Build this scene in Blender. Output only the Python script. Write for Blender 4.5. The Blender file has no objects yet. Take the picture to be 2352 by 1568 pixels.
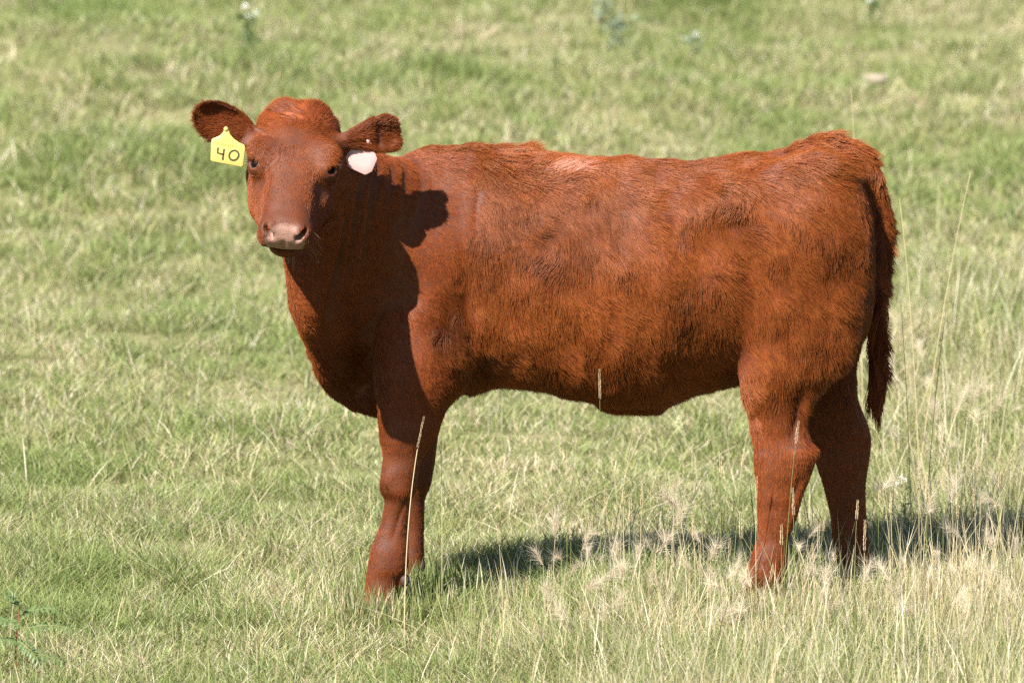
import bpy, math, random
import numpy as np
from mathutils import Vector

# ------------------------------------------------------------------ camera, sky, sun, exposure
scene = bpy.context.scene
PITCH = math.radians(9.0)
DIST = 15.0
FOCUS_Z = 0.6567
cam_loc = (0.0, -DIST * math.cos(PITCH), FOCUS_Z + DIST * math.sin(PITCH))
cam_data = bpy.data.cameras.new("camera")
cam_data.sensor_width = 22.7
cam_data.lens = 22.7 * 14250.0 / 2352.0
cam_data.clip_start = 0.5
cam_data.clip_end = 6000.0
cam_data.dof.use_dof = True
cam_data.dof.focus_distance = DIST - 0.25
cam_data.dof.aperture_fstop = 3.6
cam = bpy.data.objects.new("camera", cam_data)
cam.location = cam_loc
cam.rotation_euler = (math.pi / 2 - PITCH, 0.0, 0.0)
scene.collection.objects.link(cam)
scene.camera = cam

SUN_DIR = Vector((0.56, 0.72, -1.0)).normalized()      # the way the light travels
sun_el = math.asin(-SUN_DIR.z)
world = bpy.data.worlds.new("World")
scene.world = world
world.use_nodes = True
wn = world.node_tree.nodes
wn.clear()
sky = wn.new("ShaderNodeTexSky")
sky.sky_type = 'NISHITA'
sky.sun_disc = False
sky.sun_elevation = sun_el
sky.sun_rotation = math.atan2(-SUN_DIR.x, -SUN_DIR.y)
sky.altitude = 900.0
bg = wn.new("ShaderNodeBackground")
bg.inputs["Strength"].default_value = 0.05
wo = wn.new("ShaderNodeOutputWorld")
world.node_tree.links.new(sky.outputs[0], bg.inputs[0])
world.node_tree.links.new(bg.outputs[0], wo.inputs[0])

sun_data = bpy.data.lights.new("sun", 'SUN')
sun_data.energy = 5.0
sun_data.angle = math.radians(0.53)
sun_data.color = (1.0, 0.955, 0.88)
sun = bpy.data.objects.new("sun", sun_data)
sun.rotation_euler = SUN_DIR.to_track_quat('-Z', 'Y').to_euler()
sun.location = (-6, -8, 12)
scene.collection.objects.link(sun)

vs = scene.view_settings
vs.view_transform = 'Standard'
vs.look = 'None'
vs.exposure = 1.6
vs.gamma = 1.0
vs.use_curve_mapping = False
scene.cycles.use_denoising = False
scene.cycles.max_bounces = 6
scene.cycles.diffuse_bounces = 2
scene.cycles.glossy_bounces = 2
scene.cycles.transmission_bounces = 3
scene.cycles.transparent_max_bounces = 8
scene.cycles.caustics_reflective = False
scene.cycles.caustics_refractive = False

rng = np.random.default_rng(40)
random.seed(40)

# ------------------------------------------------------------------ helpers
CP, SP_ = math.cos(PITCH), math.sin(PITCH)


def at(px, py, y=0.0):
    """A point of the sight plan (2352 x 1568 sheet, 950 per metre) at depth y, in metres."""
    u, v = (px - 1176.0) / 14250.0, (784.0 - py) / 14250.0
    d = np.array([u, CP + v * SP_, -SP_ + v * CP])
    t = (y - cam_loc[1]) / d[1]
    return np.array(cam_loc) + d * t


def link(o, parent=None):
    scene.collection.objects.link(o)
    if parent is not None:
        o.parent = parent
    return o


def tag(o, label=None, cat=None, group=None, kind=None):
    if label:
        o["label"] = label
    if cat:
        o["category"] = cat
    if group:
        o["group"] = group
    if kind:
        o["kind"] = kind
    return o


def mesh_np(name, V, F, mat=None, smooth=True):
    """Mesh from numpy arrays; F is (n,3) or (n,4)."""
    V = np.asarray(V, np.float32)
    F = np.asarray(F, np.int32)
    me = bpy.data.meshes.new(name)
    n, k = F.shape
    me.vertices.add(len(V))
    me.vertices.foreach_set("co", V.ravel())
    me.loops.add(n * k)
    me.loops.foreach_set("vertex_index", F.ravel())
    me.polygons.add(n)
    me.polygons.foreach_set("loop_start", np.arange(0, n * k, k, dtype=np.int32))
    me.polygons.foreach_set("loop_total", np.full(n, k, np.int32))
    if smooth:
        me.polygons.foreach_set("use_smooth", np.ones(n, bool))
    me.update(calc_edges=True)
    if mat:
        me.materials.append(mat)
    return me


class Noise:
    """Periodic lattice value noise, trilinear with smooth fade."""
    def __init__(self, seed, n=32):
        self.n = n
        self.t = np.random.default_rng(seed).uniform(-1, 1, (n, n, n)).astype(np.float32)

    def __call__(self, P, scale):
        q = np.asarray(P, np.float32) / scale
        i = np.floor(q).astype(np.int64)
        f = q - i
        f = f * f * (3 - 2 * f)
        n = self.n
        i0, i1 = i % n, (i + 1) % n
        t = self.t
        fx, fy, fz = f[..., 0], f[..., 1], f[..., 2]
        a = t[i0[..., 0], i0[..., 1], i0[..., 2]] * (1 - fx) + t[i1[..., 0], i0[..., 1], i0[..., 2]] * fx
        b = t[i0[..., 0], i1[..., 1], i0[..., 2]] * (1 - fx) + t[i1[..., 0], i1[..., 1], i0[..., 2]] * fx
        c = t[i0[..., 0], i0[..., 1], i1[..., 2]] * (1 - fx) + t[i1[..., 0], i0[..., 1], i1[..., 2]] * fx
        d = t[i0[..., 0], i1[..., 1], i1[..., 2]] * (1 - fx) + t[i1[..., 0], i1[..., 1], i1[..., 2]] * fx
        return (a * (1 - fy) + b * fy) * (1 - fz) + (c * (1 - fy) + d * fy) * fz


NZ = [Noise(s) for s in range(6)]


def sstep(a, b, x):
    t = np.clip((x - a) / (b - a), 0, 1)
    return t * t * (3 - 2 * t)


def new_mat(name):
    m = bpy.data.materials.new(name)
    m.use_nodes = True
    m.node_tree.nodes.clear()
    return m, m.node_tree.nodes, m.node_tree.links


def simple_mat(name, color, rough=0.6, spec=0.4, translucent=0.0, noise=0.0, nscale=60.0):
    m, N, L = new_mat(name)
    out = N.new("ShaderNodeOutputMaterial")
    p = N.new("ShaderNodeBsdfPrincipled")
    p.inputs["Base Color"].default_value = (*color, 1)
    p.inputs["Roughness"].default_value = rough
    p.inputs["Specular IOR Level"].default_value = spec
    src = p.outputs[0]
    if noise:
        tc = N.new("ShaderNodeTexCoord")
        nz = N.new("ShaderNodeTexNoise")
        nz.inputs["Scale"].default_value = nscale
        nz.inputs["Detail"].default_value = 4
        L.new(tc.outputs["Object"], nz.inputs["Vector"])
        mx = N.new("ShaderNodeMix")
        mx.data_type = 'RGBA'
        mx.inputs[6].default_value = (*[c * (1 - noise) for c in color], 1)
        mx.inputs[7].default_value = (*[min(1, c * (1 + noise)) for c in color], 1)
        L.new(nz.outputs["Fac"], mx.inputs[0])
        L.new(mx.outputs[2], p.inputs["Base Color"])
    if translucent:
        tr = N.new("ShaderNodeBsdfTranslucent")
        tr.inputs[0].default_value = (*color, 1)
        ms = N.new("ShaderNodeMixShader")
        ms.inputs[0].default_value = translucent
        L.new(p.outputs[0], ms.inputs[1])
        L.new(tr.outputs[0], ms.inputs[2])
        src = ms.outputs[0]
    L.new(src, out.inputs[0])
    return m

# ------------------------------------------------------------------ the calf: one continuous body grown as an implicit surface
HUGE = 9.0


def smin(a, b, k):
    h = np.maximum(k - np.abs(a - b), 0) / k
    return np.minimum(a, b) - h * h * k * 0.25


def smax(a, b, k):
    return -smin(-a, -b, k)


def interp_cols(t, T, cols):
    """Smooth (monotone-ish) interpolation of several columns over T."""
    T = np.asarray(T, float)
    out = []
    tt = np.clip(t, T[0], T[-1])
    i = np.clip(np.searchsorted(T, tt, side='right') - 1, 0, len(T) - 2)
    h = T[i + 1] - T[i]
    s = (tt - T[i]) / h
    for c in cols:
        c = np.asarray(c, float)
        dl = np.diff(c) / np.diff(T)
        m = np.zeros(len(T))
        m[0], m[-1] = dl[0], dl[-1]
        ok = dl[1:] * dl[:-1] > 0
        m[1:-1] = np.where(ok, 2 * dl[1:] * dl[:-1] / np.where(ok, dl[1:] + dl[:-1], 1), 0)
        h00 = 2 * s**3 - 3 * s**2 + 1
        h10 = s**3 - 2 * s**2 + s
        h01 = -2 * s**3 + 3 * s**2
        h11 = s**3 - s**2
        out.append(h00 * c[i] + h10 * h * m[i] + h01 * c[i + 1] + h11 * h * m[i + 1])
    return out


class Loft:
    """Super-elliptic sections stacked along a world or local axis."""
    def __init__(self, T, cu, cv, a, b, p=2.2, axes=(0, 2, 1), k=0.03, frame=None, op='add', grow=0.0):
        self.T = np.asarray(T, float)
        o = np.argsort(self.T)
        self.T = self.T[o]
        self.c = [np.asarray(c, float)[o] for c in (cu, cv, a, b)]
        self.p, self.axes, self.k, self.frame, self.op, self.grow = p, axes, k, frame, op, grow
        m = 0.07 + k
        lo, hi = np.zeros(3), np.zeros(3)
        ax = axes
        lo[ax[0]], hi[ax[0]] = self.T[0] - m, self.T[-1] + m
        cu, cv, a, b = self.c
        lo[ax[1]], hi[ax[1]] = (cu - a).min() - m, (cu + a).max() + m
        lo[ax[2]], hi[ax[2]] = (cv - b).min() - m, (cv + b).max() + m
        self.lo, self.hi = lo, hi

    def local(self, P):
        return P if self.frame is None else (P - self.frame[0]) @ self.frame[1].T

    def d(self, Q):
        t, u, v = Q[:, self.axes[0]], Q[:, self.axes[1]], Q[:, self.axes[2]]
        cu, cv, a, b = interp_cols(t, self.T, self.c)
        du, dv = u - cu, v - cv
        q = (np.abs(du / a) ** self.p + np.abs(dv / b) ** self.p) ** (1 / self.p)
        r = np.sqrt(du * du + dv * dv)
        d = np.where(q > 1e-4, (q - 1) * np.maximum(r, 1e-5) / np.maximum(q, 1e-4), -np.minimum(a, b))
        d = np.maximum(d, -np.minimum(a, b))
        over = np.maximum(self.T[0] - t, t - self.T[-1])
        d = np.where(over > 0, np.sqrt(np.maximum(d, 0) ** 2 + np.maximum(over, 0) ** 2), np.maximum(d, over))
        return d - self.grow


class Ell:
    def __init__(self, c, r, k=0.03, frame=None, op='add', rot=0.0):
        self.c, self.r, self.k, self.frame, self.op = np.asarray(c, float), np.asarray(r, float), k, frame, op
        self.rot = rot          # about the local y axis
        m = 0.06 + k
        R = max(r) if rot else np.asarray(r)
        self.lo, self.hi = self.c - R - m, self.c + R + m

    def local(self, P):
        return P if self.frame is None else (P - self.frame[0]) @ self.frame[1].T

    def d(self, Q):
        e = Q - self.c
        if self.rot:
            cs, sn = math.cos(self.rot), math.sin(self.rot)
            e = np.stack([e[:, 0] * cs - e[:, 2] * sn, e[:, 1], e[:, 0] * sn + e[:, 2] * cs], 1)
        q = np.sqrt(((e / self.r) ** 2).sum(1))
        q2 = np.sqrt(((e / self.r ** 2) ** 2).sum(1))
        return np.where(q > 1e-4, q * (q - 1) / np.maximum(q2, 1e-4), -self.r.min())


class Tube:
    """Elliptic sections swept along a curved path; a lies along the part of ref square to the path, b across."""
    def __init__(self, pts, a, b, ref, k=0.03, n=10, op='add'):
        pts = np.asarray(pts, float)
        T = np.arange(len(pts))
        tt = np.linspace(0, len(pts) - 1, n + 1)
        cols = interp_cols(tt, T, [pts[:, 0], pts[:, 1], pts[:, 2], a, b])
        self.P = np.stack(cols[:3], 1)
        self.a, self.b = cols[3], cols[4]
        self.ref = np.asarray(ref, float)
        self.k, self.frame, self.op = k, None, op
        R = np.maximum(self.a, self.b)[:, None] + 0.07 + k
        self.lo, self.hi = (self.P - R).min(0), (self.P + R).max(0)

    def local(self, P):
        return P

    def d(self, Q):
        best = np.full(len(Q), HUGE)
        for i in range(len(self.P) - 1):
            A, B = self.P[i], self.P[i + 1]
            ab = B - A
            L2 = ab @ ab
            h = np.clip(((Q - A) @ ab) / L2, 0, 1)
            T = ab / math.sqrt(L2)
            ra = self.ref - (self.ref @ T) * T
            ra /= np.linalg.norm(ra)
            rb = np.cross(T, ra)
            e = Q - (A + h[:, None] * ab)
            u, v, w = e @ ra, e @ rb, e @ T
            a = self.a[i] + h * (self.a[i + 1] - self.a[i])
            b = self.b[i] + h * (self.b[i + 1] - self.b[i])
            c = np.minimum(a, b)
            q = np.sqrt((u / a) ** 2 + (v / b) ** 2 + (w / c) ** 2)
            r = np.sqrt(u * u + v * v + w * w)
            d = np.where(q > 1e-4, (q - 1) * r / np.maximum(q, 1e-4), -c)
            best = np.minimum(best, np.maximum(d, -c))
        return best


class Ear:
    """A cupped leaf: u runs to the tip, v across, w out of the leaf."""
    def __init__(self, base, tip, side_hint, face, width, cup, k=0.02, thick=0.0075, fold=0.0, shape=(0.42, 0.55, 0.78, 1.0, 1.0, 0.86, 0.60, 0.30)):
        self.base = np.asarray(base, float)
        U = np.asarray(tip, float) - self.base
        self.len = np.linalg.norm(U)
        U /= self.len
        W = np.asarray(face, float)
        W = W - (W @ U) * U
        W /= np.linalg.norm(W)
        V = np.cross(W, U)
        if V @ np.asarray(side_hint, float) < 0:
            V = -V
        self.R = np.stack([U, V, W])
        self.width, self.cup, self.k, self.t, self.fold = width, cup, k, thick, fold
        self.shape = np.array(shape)
        self.op, self.frame = 'add', None
        self.lo, self.hi = self.base - self.len - 0.08, self.base + self.len + 0.08

    def local(self, P):
        return P

    def uvw(self, P):
        return (P - self.base) @ self.R.T

    def d(self, Q):
        q = self.uvw(Q)
        s = q[:, 0] / self.len
        us = [-0.15, 0.0, 0.15, 0.35, 0.6, 0.8, 0.93, 1.0]
        ws = self.shape * self.width
        Wd, = interp_cols(s, us, [ws])
        vv = np.clip(q[:, 1] / Wd, -1.2, 1.2)
        w0 = -self.cup * (1 - vv * vv) * np.clip(0.35 + s, 0, 1)
        if self.fold:
            w0 = w0 + self.fold * (1 - sstep(0.50, 0.66, s)) * (1 - 0.8 * np.abs(vv)) - 0.01 * sstep(0.6, 1, s)
        dp = np.abs(q[:, 1]) - Wd + self.t
        du = np.maximum(q[:, 0] - self.len + self.t, -0.02 - q[:, 0])
        r = np.sqrt(np.maximum(dp, 0) ** 2 + np.maximum(du, 0) ** 2 + (q[:, 2] - w0) ** 2)
        return r - self.t


def loft_x(rows, p=2.25, k=0.03, y=0.0, grow=0.0):
    """rows: px, top py, bottom py, half width"""
    T, c, a, b = [], [], [], []
    for px, pt, pb, w in rows:
        A, B = at(px, pt, y), at(px, pb, y)
        T.append((A[0] + B[0]) / 2)
        c.append((A[2] + B[2]) / 2)
        a.append((A[2] - B[2]) / 2)
        b.append(w)
    return Loft(T, c, [y] * len(T), a, b, p, (0, 2, 1), k, grow=grow)


def loft_z(rows, p=2.2, k=0.03, grow=0.0):
    """rows: py, front px, rear px, y, half width"""
    T, c, cy, a, b = [], [], [], [], []
    for py, pf, pr, y, w in rows:
        A, B = at(pf, py, y), at(pr, py, y)
        T.append(A[2])
        c.append((A[0] + B[0]) / 2)
        cy.append(y)
        a.append(abs(B[0] - A[0]) / 2)
        b.append(w)
    return Loft(T, c, cy, a, b, p, (2, 0, 1), k, grow=grow)


# --- the head's own frame: s to the picture's right, l from poll to muzzle, n out of the forehead
ROLL = math.radians(5.0)
TILT = math.radians(45.0)            # the face plane leans this far back from upright
right = np.array([1.0, 0, 0])
up = np.array([0, SP_, CP])
toward = np.array([0, -CP, SP_])
hs = right * math.cos(ROLL) - up * math.sin(ROLL)
hd = -up * math.cos(ROLL) - right * math.sin(ROLL)
hl = hd * math.cos(TILT) + toward * math.sin(TILT)
hn = toward * math.cos(TILT) - hd * math.sin(TILT)
YAW = math.radians(3.0)
hl, hs = hl * math.cos(YAW) + 0 * hs, hs
HEAD_R = np.stack([hs, hl / np.linalg.norm(hl), hn])
EYE_MID = at(673, 379, -0.43)
HEAD_O = EYE_MID - 0.19 * HEAD_R[1] + 0.028 * HEAD_R[2]    # poll end of the face line
HF = (HEAD_O, HEAD_R)


def head_pt(s, l, n):
    return HEAD_O + s * HEAD_R[0] + l * HEAD_R[1] + n * HEAD_R[2]


def head_loft(rows, p=2.4, k=0.02):
    """rows: l, top n, bottom n, half width"""
    T = [r[0] for r in rows]
    c = [(r[1] + r[2]) / 2 for r in rows]
    a = [(r[1] - r[2]) / 2 for r in rows]
    b = [r[3] for r in rows]
    return Loft(T, c, [0] * len(T), a, b, p, (1, 2, 0), k, frame=HF)


EYES = {-1: (-0.0800, 0.196, -0.034), 1: (0.0800, 0.196, -0.034)}
EYE_R = 0.0185

prims = [
    # barrel
    loft_x([(705, 690, 795, .03), (745, 570, 855, .045), (800, 470, 900, .070), (870, 400, 930, .115), (960, 352, 930, .172),
            (1060, 346, 915, .195), (1150, 352, 893, .222), (1300, 352, 903, .246), (1420, 357, 930, .255),
            (1500, 360, 928, .252), (1600, 357, 900, .238), (1690, 350, 876, .222), (1780, 343, 860, .213),
            (1860, 334, 845, .200), (1930, 345, 830, .175), (1975, 390, 800, .140), (2000, 470, 740, .09), (2006, 560, 660, .03)], k=.04, grow=-.007),
    # neck
    Tube([at(1020, 610, 0), at(915, 588, -.03), at(828, 525, -.12), at(755, 450, -.24), at(720, 400, -.30)],
         [.27, .255, .195, .135, .105], [.15, .135, .115, .10, .09], [0.5, 0, 0.86], k=.05, n=12),
    # dewlap and brisket
    Tube([at(695, 600, -.25), at(728, 700, -.19), at(756, 775, -.11), at(815, 875, .01), at(885, 912, 0)],
         [.045, .058, .060, .060, .055], [.05, .058, .050, .045, .06], [1, 0, 0.4], k=.05, n=10),
    # shoulders
    Ell(at(985, 640, -.115), (.125, .085, .20), k=.06, rot=-.25),
    Ell(at(985, 620, .115), (.125, .085, .20), k=.06, rot=-.25),
    Ell(at(975, 800, -.13), (.10, .075, .14), k=.05, rot=.2),
    Ell(at(975, 780, .13), (.10, .075, .14), k=.05, rot=.2),
    # thighs
    Ell(at(1845, 620, -.115), (.155, .10, .27), k=.06, rot=.05),
    Ell(at(1845, 600, .115), (.155, .10, .27), k=.06, rot=.05),
    Ell(at(1668, 480, -.165), (.06, .035, .05), k=.10),
    # near fore leg
    loft_z([(640, 930, 1010, -.12, .03), (720, 885, 1080, -.135, .065), (850, 868, 1055, -.14, .066), (930, 873, 1020, -.14, .058), (1000, 877, 996, -.14, .050),
            (1045, 880, 976, -.14, .043), (1085, 872, 966, -.14, .048), (1120, 871, 960, -.14, .047), (1152, 882, 946, -.14, .036), (1190, 877, 941, -.141, .031),
            (1226, 864, 938, -.143, .032), (1262, 851, 937, -.145, .040), (1297, 845, 937, -.147, .043), (1330, 840, 920, -.15, .036),
            (1362, 838, 912, -.152, .036), (1385, 830, 918, -.154, .044), (1423, 815, 924, -.156, .050)], k=.03),
    # far fore leg
    loft_z([(640, 930, 1010, .12, .03), (720, 890, 1080, .135, .065), (850, 880, 1050, .14, .066), (930, 884, 1024, .14, .058), (1000, 893, 1004, .14, .050),
            (1060, 903, 998, .14, .045), (1105, 912, 990, .14, .045), (1150, 919, 975, .14, .034), (1200, 922, 973, .14, .030),
            (1250, 924, 972, .14, .034), (1285, 922, 973, .14, .038), (1315, 912, 964, .14, .033), (1345, 902, 962, .14, .042),
            (1378, 890, 968, .14, .050)], k=.03),
    # near hind leg
    loft_z([(560, 1760, 1930, -.10, .03), (640, 1705, 1980, -.12, .08), (750, 1690, 1980, -.13, .085), (830, 1690, 1955, -.14, .076), (872, 1694, 1908, -.145, .066),
            (915, 1704, 1876, -.15, .056), (960, 1714, 1863, -.155, .050), (1000, 1720, 1866, -.16, .047), (1033, 1727, 1881, -.165, .048),
            (1072, 1730, 1868, -.17, .044), (1125, 1738, 1848, -.175, .035), (1190, 1741, 1829, -.18, .032), (1232, 1741, 1812, -.183, .031),
            (1280, 1728, 1806, -.186, .041), (1318, 1717, 1803, -.19, .044), (1362, 1710, 1784, -.19, .035), (1390, 1702, 1786, -.19, .043),
            (1430, 1684, 1792, -.19, .050)], k=.03),
    # far hind leg
    loft_z([(560, 1760, 1930, .10, .03), (640, 1720, 1975, .12, .08), (750, 1745, 1982, .13, .085), (870, 1800, 1962, .13, .066), (930, 1842, 1970, .13, .054),
            (1004, 1863, 1996, .13, .046), (1050, 1872, 1994, .13, .042), (1120, 1894, 1987, .13, .035), (1190, 1909, 1989, .13, .032),
            (1240, 1914, 1993, .13, .034), (1284, 1916, 1998, .13, .039), (1315, 1918, 2000, .13, .040), (1340, 1910, 1990, .13, .035),
            (1360, 1900, 1990, .13, .043), (1382, 1888, 1992, .13, .050)], k=.03),
    # dewclaws
    Ell(at(930, 1334, -.170), (.012, .010, .015), k=.008), Ell(at(930, 1330, -.130), (.012, .010, .015), k=.008),
    Ell(at(966, 1300, .120), (.012, .010, .014), k=.008), Ell(at(966, 1296, .160), (.012, .010, .014), k=.008),
    Ell(at(1796, 1372, -.212), (.012, .010, .015), k=.008), Ell(at(1796, 1368, -.168), (.012, .010, .015), k=.008),
    Ell(at(1998, 1345, .110), (.012, .010, .014), k=.008), Ell(at(1998, 1341, .150), (.012, .010, .014), k=.008),
    # tail
    Tube([at(1830, 372, 0), at(1905, 350, 0), at(1965, 374, 0), at(2003, 430, 0), at(2020, 510, -.005), at(2022, 600, -.01), at(2017, 690, -.015), at(2014, 770, -.015), at(2014, 840, -.015)],
         [.040, .042, .036, .031, .027, .022, .018, .014, .009], [.045, .042, .036, .030, .026, .021, .017, .013, .009], [0, 1, 0], k=.018, n=18),
    # cranium and nose
    head_loft([(-.018, -.090, -.13, .060), (.002, -.042, -.145, .088), (.04, -.005, -.155, .100), (.09, .008, -.155, .104), (.15, .008, -.15, .104),
               (.19, .002, -.14, .096), (.235, -.006, -.125, .078), (.285, -.013, -.11, .063), (.335, -.020, -.105, .057), (.375, -.028, -.10, .059),
               (.40, -.045, -.095, .050), (.41, -.058, -.088, .035)], p=2.3, k=.02),
    # jaw and cheeks
    head_loft([(.05, -.06, -.15, .06), (.11, -.045, -.185, .088), (.17, -.05, -.205, .102), (.22, -.05, -.20, .098), (.27, -.05, -.175, .082),
               (.32, -.06, -.15, .062), (.36, -.075, -.135, .045), (.385, -.085, -.125, .030)], p=2.5, k=.03),
    # brows
    Ell((-.078, .158, -.018), (.030, .034, .026), k=.03, frame=HF),
    Ell((.078, .158, -.018), (.030, .034, .026), k=.03, frame=HF),
    # navel
    Ell(at(1440, 914, 0), (.075, .035, .024), k=.05),
    # poll dome
    Ell((0, .026, -.040), (.084, .040, .030), k=.03, frame=HF),
    Ell((-.032, .012, -.030), (.034, .030, .026), k=.02, frame=HF),
    Ell((.030, .008, -.032), (.036, .030, .026), k=.02, frame=HF),
    # muzzle, nostril wings, lips
    Ell((0, .372, -.066), (.060, .034, .040), k=.015, frame=HF),
    Ell((-.036, .388, -.052), (.021, .022, .024), k=.012, frame=HF),
    Ell((.036, .388, -.052), (.021, .022, .024), k=.012, frame=HF),
    Ell((-.046, .368, -.088), (.020, .032, .022), k=.014, frame=HF),
    Ell((.046, .368, -.088), (.020, .032, .022), k=.014, frame=HF),
    Ell((0, .352, -.130), (.040, .034, .026), k=.012, frame=HF),
    # cheek hollow, mouth crease, nostrils, sockets
    Ell((-.084, .262, -.030), (.018, .05, .024), k=.03, frame=HF, op='cut'),
    Ell((.084, .262, -.030), (.018, .05, .024), k=.03, frame=HF, op='cut'),
    Ell((0, .392, -.112), (.060, .045, .0055), k=.008, frame=HF, op='cut'),
    Ell((-.034, .405, -.052), (.0125, .028, .0070), k=.005, frame=HF, op='cut', rot=.85),
    Ell((.034, .405, -.052), (.0125, .028, .0070), k=.005, frame=HF, op='cut', rot=-.85),
    Ell((-.045, .398, -.040), (.006, .020, .007), k=.006, frame=HF, op='cut'),
    Ell((.045, .398, -.040), (.006, .020, .007), k=.006, frame=HF, op='cut'),
    Ell((0, .414, -.075), (.0018, .012, .02), k=.006, frame=HF, op='cut'),
]
for sgn, e in EYES.items():
    prims.append(Ell((e[0], e[1], e[2]), (.023, .0245, .023), k=.024, frame=HF))           # lids
    prims.append(Ell((e[0] + sgn * .013, e[1] + .006, e[2] + .0145), (.0130, .0140, .0115), k=.004, frame=HF, op='cut'))
EAR_L = Ear(at(580, 315, -.36), at(455, 254, -.37), at(500, 330, -.37) - at(520, 240, -.37), toward * .9 + np.array([-.35, 0, .1]), .045, .024)
EAR_R = Ear(at(776, 326, -.345), at(914, 304, -.315), at(860, 360, -.32) - at(860, 270, -.32), toward * .9 + np.array([.30, 0, .12]), .036, .018, fold=.018, shape=(.40, .46, .56, .74, 1.0, 1.08, .92, .55))
prims += [EAR_L, EAR_R]

# neck folds behind the jaw and a groove before the shoulder
CREASES = []
for (x0, y0, x1, y1, x2, y2, dep, wid) in [(835, 385, 822, 500, 790, 640, .018, .010), (862, 372, 856, 480, 825, 620, .013, .009), (893, 372, 893, 440, 880, 520, .005, .008),
                                 (800, 470, 790, 570, 765, 660, .018, .011), (918, 375, 921, 420, 921, 455, .004, .006),
                                 (775, 640, 752, 730, 742, 790, .016, .02), (1098, 430, 1086, 520, 1098, 590, .004, .010), (932, 1150, 914, 1190, 902, 1240, .004, .006), (1835, 880, 1835, 950, 1822, 1015, .010, .014), (1842, 1085, 1822, 1130, 1806, 1190, .004, .007),
                                 (1055, 650, 1085, 760, 1110, 860, .014, .022)]:
    CREASES.append((np.array([[x0, y0], [x1, y1], [x2, y2]], float), dep, wid))


def body_sdf(P):
    D = np.full(len(P), HUGE)
    for pr in prims:
        Q = pr.local(P)
        m = np.all((Q > pr.lo) & (Q < pr.hi), 1)
        if not m.any():
            continue
        d = pr.d(Q[m])
        if pr.op == 'cut':
            D[m] = smax(D[m], -d, pr.k)
        else:
            D[m] = smin(D[m], d, pr.k)
    # clefts of the hooves
    for px, pyb, yy in ((872, 1423, -.156), (930, 1378, .14), (1740, 1430, -.19), (1942, 1382, .13)):
        c = at(px, pyb, yy)
        m = (np.abs(P[:, 0] - c[0] + .03) < .07) & (np.abs(P[:, 1] - yy) < .03) & (P[:, 2] < .075)
        if m.any():
            D[m] = smax(D[m], .004 - np.abs(P[m, 1] - yy) - .0 * P[m, 2], .004)
    return D


def to_sheet(P):
    e = P - np.array(cam_loc)
    w = e[:, 1] * CP - e[:, 2] * SP_
    return np.stack([1176 + 14250 * e[:, 0] / w, 784 - 14250 * (e[:, 1] * SP_ + e[:, 2] * CP) / w], 1)


def grow_surface(h=0.005, B=8):
    lo = np.array([-0.82, -0.78, -0.02])
    hi = np.array([0.98, 0.36, 1.36])
    nb = np.ceil((hi - lo) / (h * B)).astype(int)
    gx = [lo[i] + (np.arange(nb[i]) + .5) * h * B for i in range(3)]
    C = np.stack(np.meshgrid(*gx, indexing='ij'), -1).reshape(-1, 3)
    dc = body_sdf(C)
    near = np.abs(dc) < h * B * .87 + .012
    D = np.repeat(np.repeat(np.repeat(np.where(dc > 0, 1, -1).astype(np.float32).reshape(nb), B, 0), B, 1), B, 2)
    off = (np.stack(np.meshgrid(*[np.arange(B)] * 3, indexing='ij'), -1).reshape(-1, 3))
    ids = np.argwhere(near.reshape(nb))
    for s in range(0, len(ids), 2500):
        I = (ids[s:s + 2500, None, :] * B + off[None]).reshape(-1, 3)
        D[I[:, 0], I[:, 1], I[:, 2]] = body_sdf(lo + I * h)
    ins = D < 0
    cnt = np.zeros(tuple(np.array(D.shape) - 1), np.int8)
    for a in (0, 1):
        for b in (0, 1):
            for c in (0, 1):
                cnt += ins[a:a + cnt.shape[0], b:b + cnt.shape[1], c:c + cnt.shape[2]]
    act = np.argwhere((cnt > 0) & (cnt < 8))
    idg = np.full(cnt.shape, -1, np.int32)
    idg[act[:, 0], act[:, 1], act[:, 2]] = np.arange(len(act))
    acc = np.zeros((len(act), 3))
    num = np.zeros(len(act))
    corners = [(a, b, c) for a in (0, 1) for b in (0, 1) for c in (0, 1)]
    val = {c: D[act[:, 0] + c[0], act[:, 1] + c[1], act[:, 2] + c[2]].astype(float) for c in corners}
    for c in corners:
        for ax in range(3):
            if c[ax] == 0:
                e = list(c)
                e[ax] = 1
                v0, v1 = val[c], val[tuple(e)]
                x = (v0 < 0) != (v1 < 0)
                t = np.where(x, v0 / np.where(x, v0 - v1, 1), 0)
                pos = np.tile(np.array(c, float), (len(act), 1))
                pos[:, ax] = t
                acc[x] += pos[x]
                num[x] += 1
    V = lo + (act + acc / num[:, None]) * h
    quads = []
    for ax in range(3):
        n = D.shape
        o1, o2 = [a for a in range(3) if a != ax]
        s0 = [slice(1, n[i] - 1) for i in range(3)]
        s1 = list(s0)
        s0[ax] = slice(0, n[ax] - 1)
        s1[ax] = slice(1, n[ax])
        A, Bb = ins[tuple(s0)], ins[tuple(s1)]
        for flip, m in ((False, A & ~Bb), (True, ~A & Bb)):
            e = np.argwhere(m)
            e[:, o1] += 1
            e[:, o2] += 1
            q = []
            for d1, d2 in ((-1, -1), (0, -1), (0, 0), (-1, 0)):
                f = e.copy()
                f[:, o1] += d1
                f[:, o2] += d2
                q.append(idg[f[:, 0], f[:, 1], f[:, 2]])
            q = np.stack(q, 1)
            if flip ^ (ax == 1):
                q = q[:, ::-1]
            quads.append(q)
    F = np.concatenate(quads)
    F = F[(F >= 0).all(1)]
    return V, F


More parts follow.
